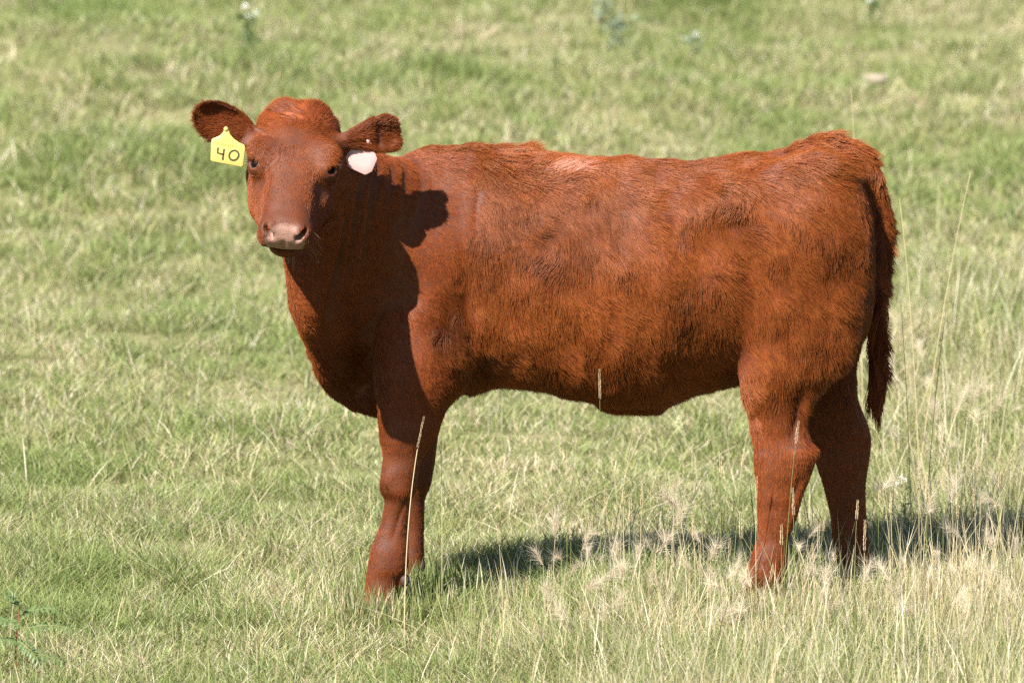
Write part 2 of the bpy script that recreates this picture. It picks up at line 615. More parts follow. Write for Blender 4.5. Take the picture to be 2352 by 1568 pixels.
def relax(V, F, it=2, lam=.5):
    e = np.concatenate([F[:, [0, 1]], F[:, [1, 2]], F[:, [2, 3]], F[:, [3, 0]]])
    deg = np.bincount(e.ravel(), minlength=len(V))[:, None]
    for k in range(it):
        for l in (lam, -lam * 1.02):
            s = np.stack([np.bincount(e[:, 0], V[e[:, 1], i], len(V)) + np.bincount(e[:, 1], V[e[:, 0], i], len(V)) for i in range(3)], 1)
            V = V + l * (s / deg - V)
    return V


def vnormals(V, F):
    n = np.cross(V[F[:, 2]] - V[F[:, 0]], V[F[:, 3]] - V[F[:, 1]])
    N = np.stack([np.bincount(F.ravel(), np.repeat(n[:, i], 4), len(V)) for i in range(3)], 1)
    return N / np.maximum(np.linalg.norm(N, axis=1, keepdims=True), 1e-9)


V, F = grow_surface()
V = relax(V, F, 3)
VN = vnormals(V, F)
# folds and uneven muscle, only on the near side where they lie
sheet = to_sheet(V)
near_side = sstep(.1, .35, -VN[:, 1])
disp = np.zeros(len(V))
for pts, dep, wid in CREASES:
    lo2, hi2 = pts.min(0) - 60, pts.max(0) + 60
    ii = np.nonzero((sheet > lo2).all(1) & (sheet < hi2).all(1) & (V[:, 1] > -.40))[0]
    t = np.linspace(0, 1, 70)[:, None]
    cur = (1 - t) ** 2 * pts[0] + 2 * t * (1 - t) * pts[1] + t * t * pts[2]
    d2 = ((sheet[ii][:, None, :] - cur[None]) ** 2).sum(2)
    j = d2.argmin(1)
    fade = np.sin(np.pi * np.clip(j / 69.0, .02, .98)) ** .6
    disp[ii] -= dep * fade * np.exp(-d2.min(1) / (950 * wid) ** 2) * near_side[ii]
hl_ = (V - HEAD_O) @ HEAD_R.T
on_head = sstep(.02, -.03, np.maximum(np.abs(hl_[:, 0]) - .12, np.maximum(-.06 - hl_[:, 1], np.maximum(hl_[:, 2] - .05, -.22 - hl_[:, 2]))))
lowleg = sstep(.42, .30, V[:, 2])
for (cx_, cy_, rx_, ry_, dd) in ((1030, 735, 44, 54, -.012), (1112, 872, 44, 36, -.016), (1702, 512, 30, 18, -.004),
                                 (1590, 560, 70, 80, -.008), (1490, 620, 90, 130, .006), (1206, 630, 40, 90, .005), (1900, 700, 24, 120, -.004), (885, 1105, 18, 24, .004)):
    disp += dd * np.exp(-((sheet[:, 0] - cx_) / rx_) ** 2 - ((sheet[:, 1] - cy_) / ry_) ** 2) * near_side * (V[:, 1] < .02)
disp += .002 * sstep(1060, 1110, sheet[:, 0] + 14 * NZ[3](V, .06)) * near_side * sstep(.55, .65, V[:, 2])
barrel = sstep(-.10, .0, V[:, 0]) * sstep(.60, .48, V[:, 0]) * sstep(.45, .58, V[:, 2])
st = V * np.array([1.0, .45, .42]) + .05 * NZ[3](V, .2)[:, None]
disp += barrel * (NZ[4](st, .075) * .0055 + NZ[5](st, .035) * .0015)
disp += (NZ[0](V, .16) * .010 + NZ[1](V, .07) * .004) * (1 - on_head) * (1 - .8 * lowleg)
V = V + VN * disp[:, None]
VN = vnormals(V, F)

# ------------------------------------------------------------------ calf: skin zones, eyes, fur
def band(x, lo, hi, soft):
    return sstep(lo - soft, lo + soft, x) * (1 - sstep(hi - soft, hi + soft, x))


def ear_masks(P):
    """inside-ear, rim, any-ear weights"""
    tot = np.zeros(len(P))
    inner = np.zeros(len(P))
    for E in (EAR_L, EAR_R):
        q = E.uvw(P)
        s = q[:, 0] / E.len
        m = sstep(.02, .16, s) * (s < 1.15) * (np.abs(q[:, 1]) < E.width * 1.25) * (np.abs(q[:, 2]) < .06)
        tot = np.maximum(tot, m)
    return tot


HQ = (V - HEAD_O) @ HEAD_R.T
pad_d = np.sqrt((HQ[:, 0] / .049) ** 2 + ((HQ[:, 1] - .412) / .045) ** 2 + ((HQ[:, 2] + .068) / .044) ** 2)
pad = sstep(1.14, .90, pad_d)
hoof = sstep(.052, .044, V[:, 2])
for a_ in ((930, 1334, -.170), (930, 1330, -.130), (966, 1300, .120), (966, 1296, .160), (1796, 1372, -.212), (1796, 1368, -.168), (1998, 1345, .110), (1998, 1341, .150)):
    hoof = np.maximum(hoof, sstep(.017, .013, np.linalg.norm(V - at(*a_) - np.array([.004, 0, 0]), axis=1)))
eyed = np.minimum(*[np.linalg.norm(HQ - np.array(e), axis=1) for e in EYES.values()])
lid = sstep(.0235, .0205, eyed)
bare = sstep(.031, .026, eyed)
zone = np.stack([pad, hoof, lid, np.ones(len(V))], 1).astype(np.float32)

COAT_ROOT = (0.038, 0.0064, 0.0011)
COAT_MID = (0.124, 0.0256, 0.0030)
COAT_TIP = (0.226, 0.0580, 0.0070)

skin, N, L = new_mat("calf_skin")
out = N.new("ShaderNodeOutputMaterial")
pb = N.new("ShaderNodeBsdfPrincipled")
za = N.new("ShaderNodeAttribute")
za.attribute_name = "zone"
sep = N.new("ShaderNodeSeparateColor")
L.new(za.outputs["Color"], sep.inputs[0])
tc = N.new("ShaderNodeTexCoord")
n1 = N.new("ShaderNodeTexNoise")
n1.inputs["Scale"].default_value = 26
n1.inputs["Detail"].default_value = 5
L.new(tc.outputs["Object"], n1.inputs["Vector"])
cr = N.new("ShaderNodeValToRGB")
cr.color_ramp.elements[0].position = .3
cr.color_ramp.elements[0].color = (.052, .0108, .0019, 1)
cr.color_ramp.elements[1].position = .75
cr.color_ramp.elements[1].color = (.098, .0215, .0034, 1)
L.new(n1.outputs["Fac"], cr.inputs[0])


def mixc(fac, a, b):
    m = N.new("ShaderNodeMix")
    m.data_type = 'RGBA'
    L.new(fac, m.inputs[0])
    if isinstance(a, tuple):
        m.inputs[6].default_value = (*a, 1)
    else:
        L.new(a, m.inputs[6])
    if isinstance(b, tuple):
        m.inputs[7].default_value = (*b, 1)
    else:
        L.new(b, m.inputs[7])
    return m.outputs[2]


n2 = N.new("ShaderNodeTexNoise")
n2.inputs["Scale"].default_value = 110
n2.inputs["Detail"].default_value = 3
L.new(tc.outputs["Object"], n2.inputs["Vector"])
padc = mixc(n2.outputs["Fac"], (.14, .072, .053), (.32, .175, .135))
c1 = mixc(sep.outputs[0], cr.outputs[0], padc)
c2 = mixc(sep.outputs[1], c1, (.03, .024, .02))
c3 = mixc(sep.outputs[2], c2, (.045, .018, .012))
L.new(c3, pb.inputs["Base Color"])
rr = N.new("ShaderNodeMapRange")
rr.inputs[3].default_value = .62
rr.inputs[4].default_value = .46
L.new(sep.outputs[0], rr.inputs[0])
L.new(rr.outputs[0], pb.inputs["Roughness"])
pb.inputs["Specular IOR Level"].default_value = .35
v1 = N.new("ShaderNodeTexVoronoi")
v1.inputs["Scale"].default_value = 320
L.new(tc.outputs["Object"], v1.inputs["Vector"])
bmp = N.new("ShaderNodeBump")
bmp.inputs["Strength"].default_value = .35
bmp.inputs["Distance"].default_value = .002
L.new(v1.outputs["Distance"], bmp.inputs["Height"])
L.new(bmp.outputs[0], pb.inputs["Normal"])
L.new(pb.outputs[0], out.inputs[0])

calf = bpy.data.objects.new("calf", None)
calf.location = (0.05, 0, 0)
calf.empty_display_size = .2
link(calf)
tag(calf, "red brown calf standing side-on in the grass, head turned to the camera", "calf")
OFF = np.array([0.05, 0, 0])


def part(name, me_, parent=calf):
    o = bpy.data.objects.new(name, me_)
    link(o, parent)
    return o


me = mesh_np("body", V - OFF, F, skin)
at_ = me.attributes.new("zone", 'FLOAT_COLOR', 'POINT')
at_.data.foreach_set("color", zone.ravel())
body = part("body", me)

# eyes
eye_mat = simple_mat("eye_wet", (.005, .0035, .003), .35, .03)


def uv_sphere(c, r, nu=24, nv=16):
    vs_, fs_ = [], []
    for j in range(nv + 1):
        for i in range(nu):
            th, ph = math.pi * j / nv, 2 * math.pi * i / nu
            vs_.append((c[0] + r * math.sin(th) * math.cos(ph), c[1] + r * math.sin(th) * math.sin(ph), c[2] + r * math.cos(th)))
    for j in range(nv):
        for i in range(nu):
            a, b = j * nu + i, j * nu + (i + 1) % nu
            fs_.append((a, a + nu, b + nu, b))
    return vs_, fs_


for e in EYES.values():
    vs_, fs_ = uv_sphere(head_pt(*e) - OFF, EYE_R)
    part("eye", mesh_np("eye", vs_, fs_, eye_mat))

# --- fur
fur_mat, N, L = new_mat("calf_fur")
out = N.new("ShaderNodeOutputMaterial")
hi = N.new("ShaderNodeHairInfo")
ta = N.new("ShaderNodeAttribute")
ta.attribute_name = "tint"
cr = N.new("ShaderNodeValToRGB")
cr.color_ramp.elements[0].position = 0.0
cr.color_ramp.elements[0].color = (*COAT_ROOT, 1)
cr.color_ramp.elements[1].position = 1.0
cr.color_ramp.elements[1].color = (*COAT_TIP, 1)
el = cr.color_ramp.elements.new(.45)
el.color = (*COAT_MID, 1)
L.new(hi.outputs["Intercept"], cr.inputs[0])
hsv = N.new("ShaderNodeHueSaturation")
L.new(cr.outputs[0], hsv.inputs["Color"])
sepa = N.new("ShaderNodeSeparateColor")
L.new(ta.outputs["Color"], sepa.inputs[0])
L.new(sepa.outputs[0], hsv.inputs["Value"])
L.new(sepa.outputs[1], hsv.inputs["Hue"])
L.new(sepa.outputs[2], hsv.inputs["Saturation"])
fb = N.new("ShaderNodeBsdfPrincipled")
fb.inputs["Roughness"].default_value = .42
spm = N.new("ShaderNodeMath")
spm.operation = 'MULTIPLY'
spm.inputs[1].default_value = .21
spm.use_clamp = True
L.new(sepa.outputs[0], spm.inputs[0])
L.new(spm.outputs[0], fb.inputs["Specular IOR Level"])
L.new(hsv.outputs[0], fb.inputs["Base Color"])
L.new(fb.outputs[0], out.inputs[0])


def make_curves(name, P, radius, tint, mat, parent):
    """P: (n, k, 3) strands; tint: (n, 3)"""
    n, k, _ = P.shape
    hc = bpy.data.hair_curves.new(name)
    hc.add_curves([k] * n)
    hc.attributes["position"].data.foreach_set("vector", np.ascontiguousarray(P, np.float32).ravel())
    ra = hc.attributes.get("radius") or hc.attributes.new("radius", 'FLOAT', 'POINT')
    ra.data.foreach_set("value", np.ascontiguousarray(radius, np.float32).ravel())
    tn = hc.attributes.new("tint", 'FLOAT_COLOR', 'CURVE')
    tn.data.foreach_set("color", np.concatenate([tint, np.ones((n, 1))], 1).astype(np.float32).ravel())
    hc.materials.append(mat)
    o = bpy.data.objects.new(name, hc)
    link(o, parent)
    return o


def unit(a):
    return a / np.maximum(np.linalg.norm(a, axis=-1, keepdims=True), 1e-9)


def X(px):
    return (px - 1176.0) / 950.0


# roots spread over the skin
tri = np.concatenate([F[:, [0, 1, 2]], F[:, [0, 2, 3]]])
tc_ = V[tri].mean(1)
ta_ = np.linalg.norm(np.cross(V[tri[:, 1]] - V[tri[:, 0]], V[tri[:, 2]] - V[tri[:, 0]]), axis=1) / 2
tn_ = VN[tri[:, 0]]
tq = (tc_ - HEAD_O) @ HEAD_R.T
t_head = on_head[tri[:, 0]]
t_ear = ear_masks(tc_)
w = ta_ * np.where(tn_[:, 1] > .35, .30, 1.0) * (1 + 2.2 * t_head + 1.2 * t_ear) * (1 + .5 * sstep(.45, .3, tc_[:, 2]))
w *= (pad[tri].max(1) < .35) & (hoof[tri].max(1) < .5) & (bare[tri].max(1) < .5)
NF = 820000
ti = rng.choice(len(tri), NF, p=w / w.sum())
r1, r2 = rng.random(NF), rng.random(NF)
sq = np.sqrt(r1)
bc = np.stack([1 - sq, sq * (1 - r2), sq * r2], 1)
R0 = (V[tri[ti]] * bc[:, :, None]).sum(1)
RN = unit((VN[tri[ti]] * bc[:, :, None]).sum(1))
RQ = (R0 - HEAD_O) @ HEAD_R.T
h_w = on_head[tri[ti, 0]]
e_w = ear_masks(R0)
sh = to_sheet(R0)
px, py = sh[:, 0], sh[:, 1]
x, y, z = R0.T
n_big, n_mid, n_fine = NZ[2](R0, .11), NZ[3](R0, .045), NZ[4](R0, .018)

# sleek neck and shoulder, woolly barrel and quarters
fore = h_w * np.exp(-((RQ[:, 0] / .055) ** 2 + ((RQ[:, 1] - .075) / .06) ** 2)) * (RQ[:, 2] > -.04) * np.clip(.75 + 1.1 * n_mid, .1, 1.3)
edge = 1088 + 42 * n_mid + 40 * n_big - 55 * band(py, 640, 900, 30)
woolly = sstep(edge - 45, edge + 35, px)
woolly = np.maximum(woolly, sstep(352, 345, py) * (px > 930))
leg_w = sstep(.62, .36, z) * (1 - h_w)
woolly = np.maximum(woolly, sstep(.3, .6, np.exp(-(((px - 1035) / 50) ** 2 + ((py - 770) / 75) ** 2)) + .2 * n_mid))
woolly = woolly * (1 - .55 * leg_w) * (1 - h_w)
tail_c = [at(1965, 374), at(2003, 430), at(2020, 510), at(2022, 600), at(2017, 690), at(2014, 770), at(2014, 840)]
tail_w = sstep(X(1990), X(2000), x) * (np.abs(y) < .06)
tail_w = np.maximum(tail_w, sstep(.045, .03, np.abs(np.interp(z, [p[2] for p in tail_c[::-1]], [p[0] for p in tail_c[::-1]]) - x)) * (np.abs(y) < .05) * (z < 1.06) * (x > X(1940)))
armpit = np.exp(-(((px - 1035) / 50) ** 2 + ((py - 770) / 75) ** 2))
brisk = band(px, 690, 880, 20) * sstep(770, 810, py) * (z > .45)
belly = sstep(840, 890, py) * band(px, 1040, 1720, 30)
topl = sstep(.55, .85, RN[:, 2]) * (x > X(900)) * (1 - h_w)

length = .0145 + .0125 * woolly + .006 * n_mid * woolly
length += .010 * belly + .015 * armpit + .014 * brisk + .008 * topl * woolly
length += .026 * np.exp(-((px - 1160) / 110) ** 2) * topl + .016 * band(px, 1840, 1990, 30) * topl
length = length * (1 - h_w) + h_w * (.0108 + .007 * sstep(.15, -.03, RQ[:, 1]) - .0055 * sstep(.29, .36, RQ[:, 1]) + .004 * sstep(.15, .05, RQ[:, 1]))
length += .016 * fore
length = length * (1 - .45 * leg_w)
length = np.where(e_w > .3, .010 + .008 * rng.random(NF), length)
length = length * (1 - tail_w) + tail_w * (.026 + .016 * sstep(X(2010), X(2040), x))
length *= rng.uniform(.65, 1.25, NF)
length = np.maximum(length, .004)

# lay of the coat
flow = np.stack([.32 + 0 * x, 0 * x, -1 + 0 * x], 1)
flow[:, 0] += 1.3 * sstep(.2, .75, RN[:, 2])
nk = (1 - woolly) * (1 - leg_w)
flow[:, 0] += .5 * nk
flow[:, 0] -= .15 * leg_w
tdir = np.stack([.25 + .9 * sstep(X(2012), X(2040), x) * sstep(.6, .9, z), -.2 + 0 * x, -1.0 + 0 * x], 1)
flow = flow * (1 - tail_w[:, None]) + tdir * tail_w[:, None]
whorl = RQ[:, :2] - np.array([0.0, .145])
face = unit(whorl + np.stack([0 * x, .015 * np.sign(whorl[:, 1])], 1))
face_w = face[:, :1] * HEAD_R[0] + face[:, 1:] * HEAD_R[1]
flow = flow * (1 - h_w[:, None]) + face_w * h_w[:, None]
for E in (EAR_L, EAR_R):
    q = E.uvw(R0)
    m = (e_w > .1) & (np.linalg.norm(R0 - E.base - E.R[0] * E.len * .5, axis=1) < E.len)
    fd = E.R[0] + (q[:, 1] / E.width)[:, None] * E.R[1] * .8
    flow[m] = fd[m]
flow = unit(flow)
for (cx, cy, rad, st) in ((1275, 555, 48, 2.2), (1690, 505, 45, -1.6), (1640, 625, 45, 1.4), (1010, 745, 40, 1.4), (1330, 378, 60, 1.3), (1080, 790, 45, -1.6), (1560, 470, 50, 1.0), (1850, 700, 60, .8), (1420, 640, 55, -.9)):
    ex, ey = (px - cx) / rad, (py - cy) / rad
    g = st * np.exp(-(ex ** 2 + ey ** 2)) * woolly
    flow[:, 0] += g * (-ey)
    flow[:, 2] += g * (-ex)
flow = unit(flow - (flow * RN).sum(1)[:, None] * RN)
side = np.cross(RN, flow)
ang = 1.2 * armpit * n_fine + 1.3 * fore * n_mid + .5 * fore * n_fine + (.16 + .50 * woolly + .12 * h_w) * n_mid + (.06 + .20 * woolly) * n_fine + (.09 + .06 * woolly) * rng.normal(0, 1, NF) + .45 * woolly * n_big
flow = flow * np.cos(ang)[:, None] + side * np.sin(ang)[:, None]
lift = .19 - .07 * h_w + .35 * armpit + .17 * fore + .10 * woolly + .18 * woolly * NZ[5](R0, .05) + .14 * woolly * NZ[0](R0, .10) + .07 * (1 - .5 * h_w) * rng.normal(0, 1, NF) + .25 * tail_w * sstep(X(2012), X(2040), x) + .15 * e_w 
lift += .5 * topl * (np.exp(-((px - 1150) / 100) ** 2) + .8 * band(px, 1840, 1980, 30)) * (.6 + .8 * n_fine)
lift = np.clip(lift, .10, 1.1)
dirv = flow * np.cos(lift)[:, None] + RN * np.sin(lift)[:, None]

K = 5
ts = np.linspace(0, 1, K)
P = R0[:, None, :] - RN[:, None, :] * .001 + dirv[:, None, :] * (length[:, None] * ts)[:, :, None]
bend = rng.normal(0, .15, (NF, 3)) + flow * .30 - RN * (.70 * np.minimum(lift, .4))[:, None]
bend[:, 2] -= .12
P += bend[:, None, :] * (length[:, None] * ts ** 2)[:, :, None] * .8
# locks: tips gather towards the middle of their lock
cell = .0125
wob = np.stack([NZ[0](R0, .02), NZ[1](R0, .02), NZ[2](R0, .02)], 1) * .008
ck = np.floor((R0 + wob) / cell).astype(np.int64)
ck -= ck.min(0)
key = (ck[:, 0] * 4096 + ck[:, 1]) * 4096 + ck[:, 2]
_, inv = np.unique(key, return_inverse=True)
cn = np.bincount(inv)
ctip = np.stack([np.bincount(inv, P[:, -1, i]) for i in range(3)], 1) / cn[:, None]
crt = np.stack([np.bincount(inv, R0[:, i]) for i in range(3)], 1) / cn[:, None]
amt = (.22 + .18 * woolly + .25 * armpit + .3 * brisk + .25 * tail_w) * rng.uniform(.6, 1.1, NF)
amt = np.clip(amt * (1 - .6 * h_w) + .75 * fore, 0, .85)
pull = (ctip[inv] - P[:, -1])
P += pull[:, None, :] * (amt[:, None] * ts ** 1.6)[:, :, None]
lock_tone = np.random.default_rng(7).normal(0, 1, len(cn))[inv]
val = 1.02 + .12 * lock_tone * (.6 + .4 * woolly + 1.2 * fore) + .24 * n_big * woolly + .16 * NZ[1](R0, .19) * woolly + .08 * n_mid * woolly + .07 * rng.normal(0, 1, NF)
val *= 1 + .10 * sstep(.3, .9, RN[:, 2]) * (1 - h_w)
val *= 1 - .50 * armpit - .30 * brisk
pm = to_sheet(P[:, 3])
worn = np.exp(-(((pm[:, 0] - 1325) / 60) ** 2 + ((pm[:, 1] - 378) / 15) ** 2) ** 2)
val *= 1 + 1.0 * worn * (1.1 + .9 * n_fine)
marks = np.zeros(NF)
for (mx, my, rx, ry, st_) in ((1278, 574, 34, 20, .32), (1268, 546, 22, 9, -.45), (1700, 512, 30, 9, -.45), (1722, 492, 40, 14, .25), (1655, 640, 34, 9, -.45), (1625, 610, 40, 16, .22), (1610, 665, 26, 10, -.3),
                              (1035, 740, 42, 52, -.34), (1010, 820, 22, 14, -.3), (1112, 850, 30, 46, -.34), (1070, 690, 18, 26, -.22), (1210, 610, 24, 60, .20), (1250, 650, 18, 26, .18), (1395, 570, 16, 46, .18), (1500, 560, 60, 60, .14), (1160, 450, 60, 60, -.14),
                              (1345, 610, 16, 30, -.22), (1945, 560, 20, 60, -.18), (1900, 640, 10, 60, -.22), (1922, 740, 12, 50, .20), (1870, 800, 24, 40, -.18), (1855, 850, 12, 8, -.5), (1835, 950, 20, 50, -.30), (1780, 1000, 30, 12, -.16), (1775, 1060, 36, 7, -.2), (1790, 1105, 34, 7, -.2), (1780, 1160, 30, 9, -.25),
                              (886, 1120, 18, 28, -.55), (900, 1290, 40, 22, -.18), (1760, 1320, 40, 30, -.15), (1190, 345, 70, 10, .2), (1950, 335, 50, 14, .18)):
    marks += st_ * np.exp(-((pm[:, 0] - mx) / rx) ** 2 - ((pm[:, 1] - my) / ry) ** 2) * (y < .08)
val *= np.clip(1 + marks * (1 + .9 * n_fine), .3, 2)
val *= 1 - .25 * 1.8 * np.exp(-((z - .325) / .03) ** 2) * sstep(915, 885, px) * (px > 800)        # dark knee
val = np.where(e_w > .3, val * .72, val)
hue = .5 + .005 * rng.normal(0, 1, NF) - .003 * (1 - woolly)
sat = 1.0 - .05 * rng.random(NF) - .22 * np.clip(val - 1.5, 0, 1)
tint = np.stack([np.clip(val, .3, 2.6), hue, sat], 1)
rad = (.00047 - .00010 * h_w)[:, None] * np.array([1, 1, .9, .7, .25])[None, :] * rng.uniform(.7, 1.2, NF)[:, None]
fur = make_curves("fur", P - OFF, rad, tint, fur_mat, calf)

# --- tail switch: long wavy locks
nl, per = 72, 60
T0 = [at(2016, 640, -.015), at(2014, 838, -.015)]
strands, tints = [], []
ts = np.linspace(0, 1, 9)
for i in range(nl):
    f = rng.random()
    b = T0[0] * (1 - f) + T0[1] * f
    a0 = rng.uniform(0, 2 * math.pi)
    ln = rng.uniform(.04, .19) * (.6 + .4 * f)
    tip = b + np.array([rng.normal(.003, .013), rng.normal(0, .014), -ln])
    amp, fr, ph = rng.uniform(.001, .005), rng.uniform(2, 4), rng.uniform(0, 6)
    for j in range(per):
        rt = b + np.array([math.cos(a0), math.sin(a0), 0]) * .007 + rng.normal(0, .0045, 3)
        tp = tip + np.append(rng.normal(0, .004, 2), rng.normal(0, .02))
        p = rt[None] * (1 - ts[:, None]) + tp[None] * ts[:, None]
        p[:, 0] += amp * np.sin(ts * fr * 3.1 + ph) * ts + math.cos(a0) * .007 * np.sin(ts * 3.14)
        p[:, 1] += amp * np.cos(ts * fr * 3.1 + ph) * ts + math.sin(a0) * .007 * np.sin(ts * 3.14)
        strands.append(p)
        tints.append((rng.uniform(.45, .85), .495, 1.0))
S = np.array(strands)
make_curves("tail_hair", S - OFF, np.tile(np.array([.9, 1, 1, 1, .95, .9, .8, .6, .3]) * .0008, (len(S), 1)), np.array(tints), fur_mat, calf)

# --- whiskers, lashes
strands, tints = [], []
ts = np.linspace(0, 1, 6)
for i in range(70):
    sg = -1 if rng.random() < .4 else 1
    if i < 42:
        s0, l0, n0 = sg * rng.uniform(.03, .062), rng.uniform(.34, .385), rng.uniform(-.13, -.05)
        d = np.array([sg * rng.uniform(.5, 1.2), rng.uniform(-.2, .7), rng.uniform(-.6, .3)])
        ln = rng.uniform(.02, .055)
    else:
        s0, l0, n0 = rng.uniform(-.03, .03), rng.uniform(.35, .385), -.145
        d = np.array([rng.normal(0, .3), rng.uniform(.5, 1), rng.uniform(-1, -.3)])
        ln = rng.uniform(.012, .03)
    a = head_pt(s0 * .9, l0 - .005, n0)
    dw = unit(d @ HEAD_R)
    p = a[None] + dw[None] * (ln * ts)[:, None]
    p[:, 2] -= .35 * ln * ts ** 2
    strands.append(p)
    tints.append((1.9, .52, .6))
for sg, e in EYES.items():
    for i in range(26):
        f = i / 25 - .5
        a = head_pt(e[0] + sg * .016, e[1] - .013 + abs(f) * .012, e[2] + .004 + f * .026)
        d = unit(np.array([sg * 1.0, -.1 + .5 * rng.normal(0, .3) + .5, f * 1.2]) @ HEAD_R)
        ln = rng.uniform(.014, .022)
        p = a[None] + d[None] * (ln * ts)[:, None]
        strands.append(p)
        tints.append((.5, .5, .7))
S = np.array(strands)
wr_ = np.where(np.arange(len(S)) < 70, .00016, .0004)[:, None] * np.array([1, 1, .9, .8, .6, .3])
make_curves("whiskers", S - OFF, wr_, np.array(tints), fur_mat, calf)

# ------------------------------------------------------------------ ear tags (they hang from the ears: things of their own)
def plate(outline, thick, name, mat, origin, ux, uy, parent=None, bulge=0.0):
    """Flat plate from a 2-D outline (metres) with thickness, in the plane ux, uy."""
    ux, uy = unit(np.asarray(ux, float)), np.asarray(uy, float)
    uy = unit(uy - (uy @ ux) * ux)
    uz = np.cross(ux, uy)
    pts = np.array(outline, float)
    n = len(pts)
    cen = pts.mean(0)
    V_, F_ = [], []
    rings = [(1.0, 0.0), (1.0, thick * .7), (.97, thick), (.55, thick + bulge), (0.0, thick + bulge)]
    rings = [(1.0, -thick * .2)] + rings
    for sc_, h in rings:
        for p in pts:
            q = cen + (p - cen) * sc_
            V_.append(q[0] * ux + q[1] * uy + h * uz)
    for k in range(len(rings) - 1):
        for i in range(n):
            a, b = k * n + i, k * n + (i + 1) % n
            F_.append((a, b, b + n, a + n))
    m = mesh_np(name, np.array(V_), F_, mat, smooth=False)
    import bmesh
    bm = bmesh.new()
    bm.from_mesh(m)
    bm.verts.ensure_lookup_table()
    bm.faces.new([bm.verts[i] for i in range(n)][::-1])
    bmesh.ops.remove_doubles(bm, verts=bm.verts, dist=1e-6)
    bmesh.ops.recalc_face_normals(bm, faces=bm.faces)
    bm.to_mesh(m)
    bm.free()
    o = bpy.data.objects.new(name, m)
    o.location = origin
    link(o, parent)
    return o, ux, uy, uz


def strokes(lines, w, ux, uy, lift, name, mat, parent):
    V_, F_ = [], []
    for ln in lines:
        pts = np.array(ln, float)
        d = np.gradient(pts, axis=0)
        d /= np.maximum(np.linalg.norm(d, axis=1, keepdims=True), 1e-9)
        nrm = np.stack([-d[:, 1], d[:, 0]], 1)
        b0 = len(V_)
        for p, q in zip(pts, nrm):
            for sgn in (-1, 1):
                r = p + q * sgn * w / 2
                V_.append(r[0] * ux + r[1] * uy + lift * np.cross(ux, uy))
        for i in range(len(pts) - 1):
            a = b0 + 2 * i
            F_.append((a, a + 1, a + 3, a + 2))
    o = bpy.data.objects.new(name, mesh_np(name, V_, F_, mat, smooth=False))
    link(o, parent)
    return o


yellow = simple_mat("tag_yellow_plastic", (.47, .39, .115), .38, .45, translucent=.12, noise=.05, nscale=90)
ink = simple_mat("tag_ink", (.035, .032, .012), .6, .2)
faint = simple_mat("tag_faint_print", (.26, .20, .03), .6, .2)
pinkw = simple_mat("tag_pale_pink_plastic", (.56, .345, .335), .35, .45, translucent=.10, noise=.03, nscale=90)

TY = -.405


def sheet_outline(pts, cx, cy):
    return [((p[0] - cx) / 965.0, (cy - p[1]) / 965.0) for p in pts]


cx, cy = 523, 345
out_y = [(483.5, 366), (486, 370), (554, 383.6), (558, 381), (563.5, 340), (561, 333), (550, 328), (537, 319), (528.5, 308), (525, 296), (520, 292), (516, 295),
         (514, 303), (507, 311), (497, 316), (489, 318.5), (486.5, 322)]
tag_o, ux, uy, uz = plate(sheet_outline(out_y, cx, cy)[::-1], .0022, "ear_tag", yellow, at(cx, cy, TY), right * .985 + toward * .10, up + toward * .10, bulge=.0006)
tag(tag_o, "yellow ear tag marked 40 hanging from the ear at the left", "ear tag")


def tl(pts):
    return [((p[0] - cx) / 965.0, (cy - p[1]) / 965.0) for p in pts]


four = [tl([(502, 339), (501, 344), (500.3, 351), (506, 352.8), (511, 354), (515.5, 355.3)]), tl([(515.5, 342), (514.2, 350), (512.6, 359), (511.6, 367)])]
zero = [tl([(537.5 + 10.8 * math.sin(a) + 1.2 * math.cos(a), 356.8 - 11.0 * math.cos(a)) for a in np.linspace(-.25, 2 * math.pi - .2, 26)])]
strokes(four + zero, .0040, ux, uy, .0031, "number", ink, tag_o)
ticks = []
for i, sx in enumerate(np.linspace(498, 538, 11)):
    y0 = 326 + (sx - 498) * .20
    ticks.append(tl([(sx, y0), (sx - .4, y0 + 6.5)]))
    if i % 2:
        ticks.append(tl([(sx - 1.8, y0 + 3), (sx + 1.4, y0 + 3.6)]))
for i, sx in enumerate(np.linspace(510, 540, 9)):
    y0 = 317 + (sx - 510) * .2
    ticks.append(tl([(sx, y0), (sx + .3, y0 + 3.5)]))
strokes(ticks, .0009, ux, uy, .0031, "print", faint, tag_o)
pv, pf = uv_sphere((0, 0, 0), 1, 16, 10)
pin = np.array(pv) * np.array([.0055, .0055, .003])
pin = pin[:, :1] * ux + pin[:, 1:2] * uy + pin[:, 2:] * uz
po = bpy.data.objects.new("pin", mesh_np("pin", pin + (tl([(520, 297)])[0][0] * ux + tl([(520, 297)])[0][1] * uy + .003 * uz), pf, yellow))
link(po, tag_o)

cx, cy = 830, 365
out_p = [(789.5, 366), (794, 381), (836, 401), (841, 401), (854, 394), (866, 366), (865, 361), (857, 341), (852, 326), (846, 318), (838, 320), (832, 330), (820, 338), (803, 347)]
tag_p, ux, uy, uz = plate(sheet_outline(out_p, cx, cy)[::-1], .0022, "ear_tag", pinkw, at(cx, cy, -.338), right * .95 + toward * .05, up + toward * .15, bulge=.0006)
tag(tag_p, "blank pale pink ear tag hanging from the ear nearer the back", "ear tag")
po = bpy.data.objects.new("pin", mesh_np("pin", pin + (tl([(845, 325)])[0][0] * ux + tl([(845, 325)])[0][1] * uy + .003 * uz), pf, pinkw))
link(po, tag_p)

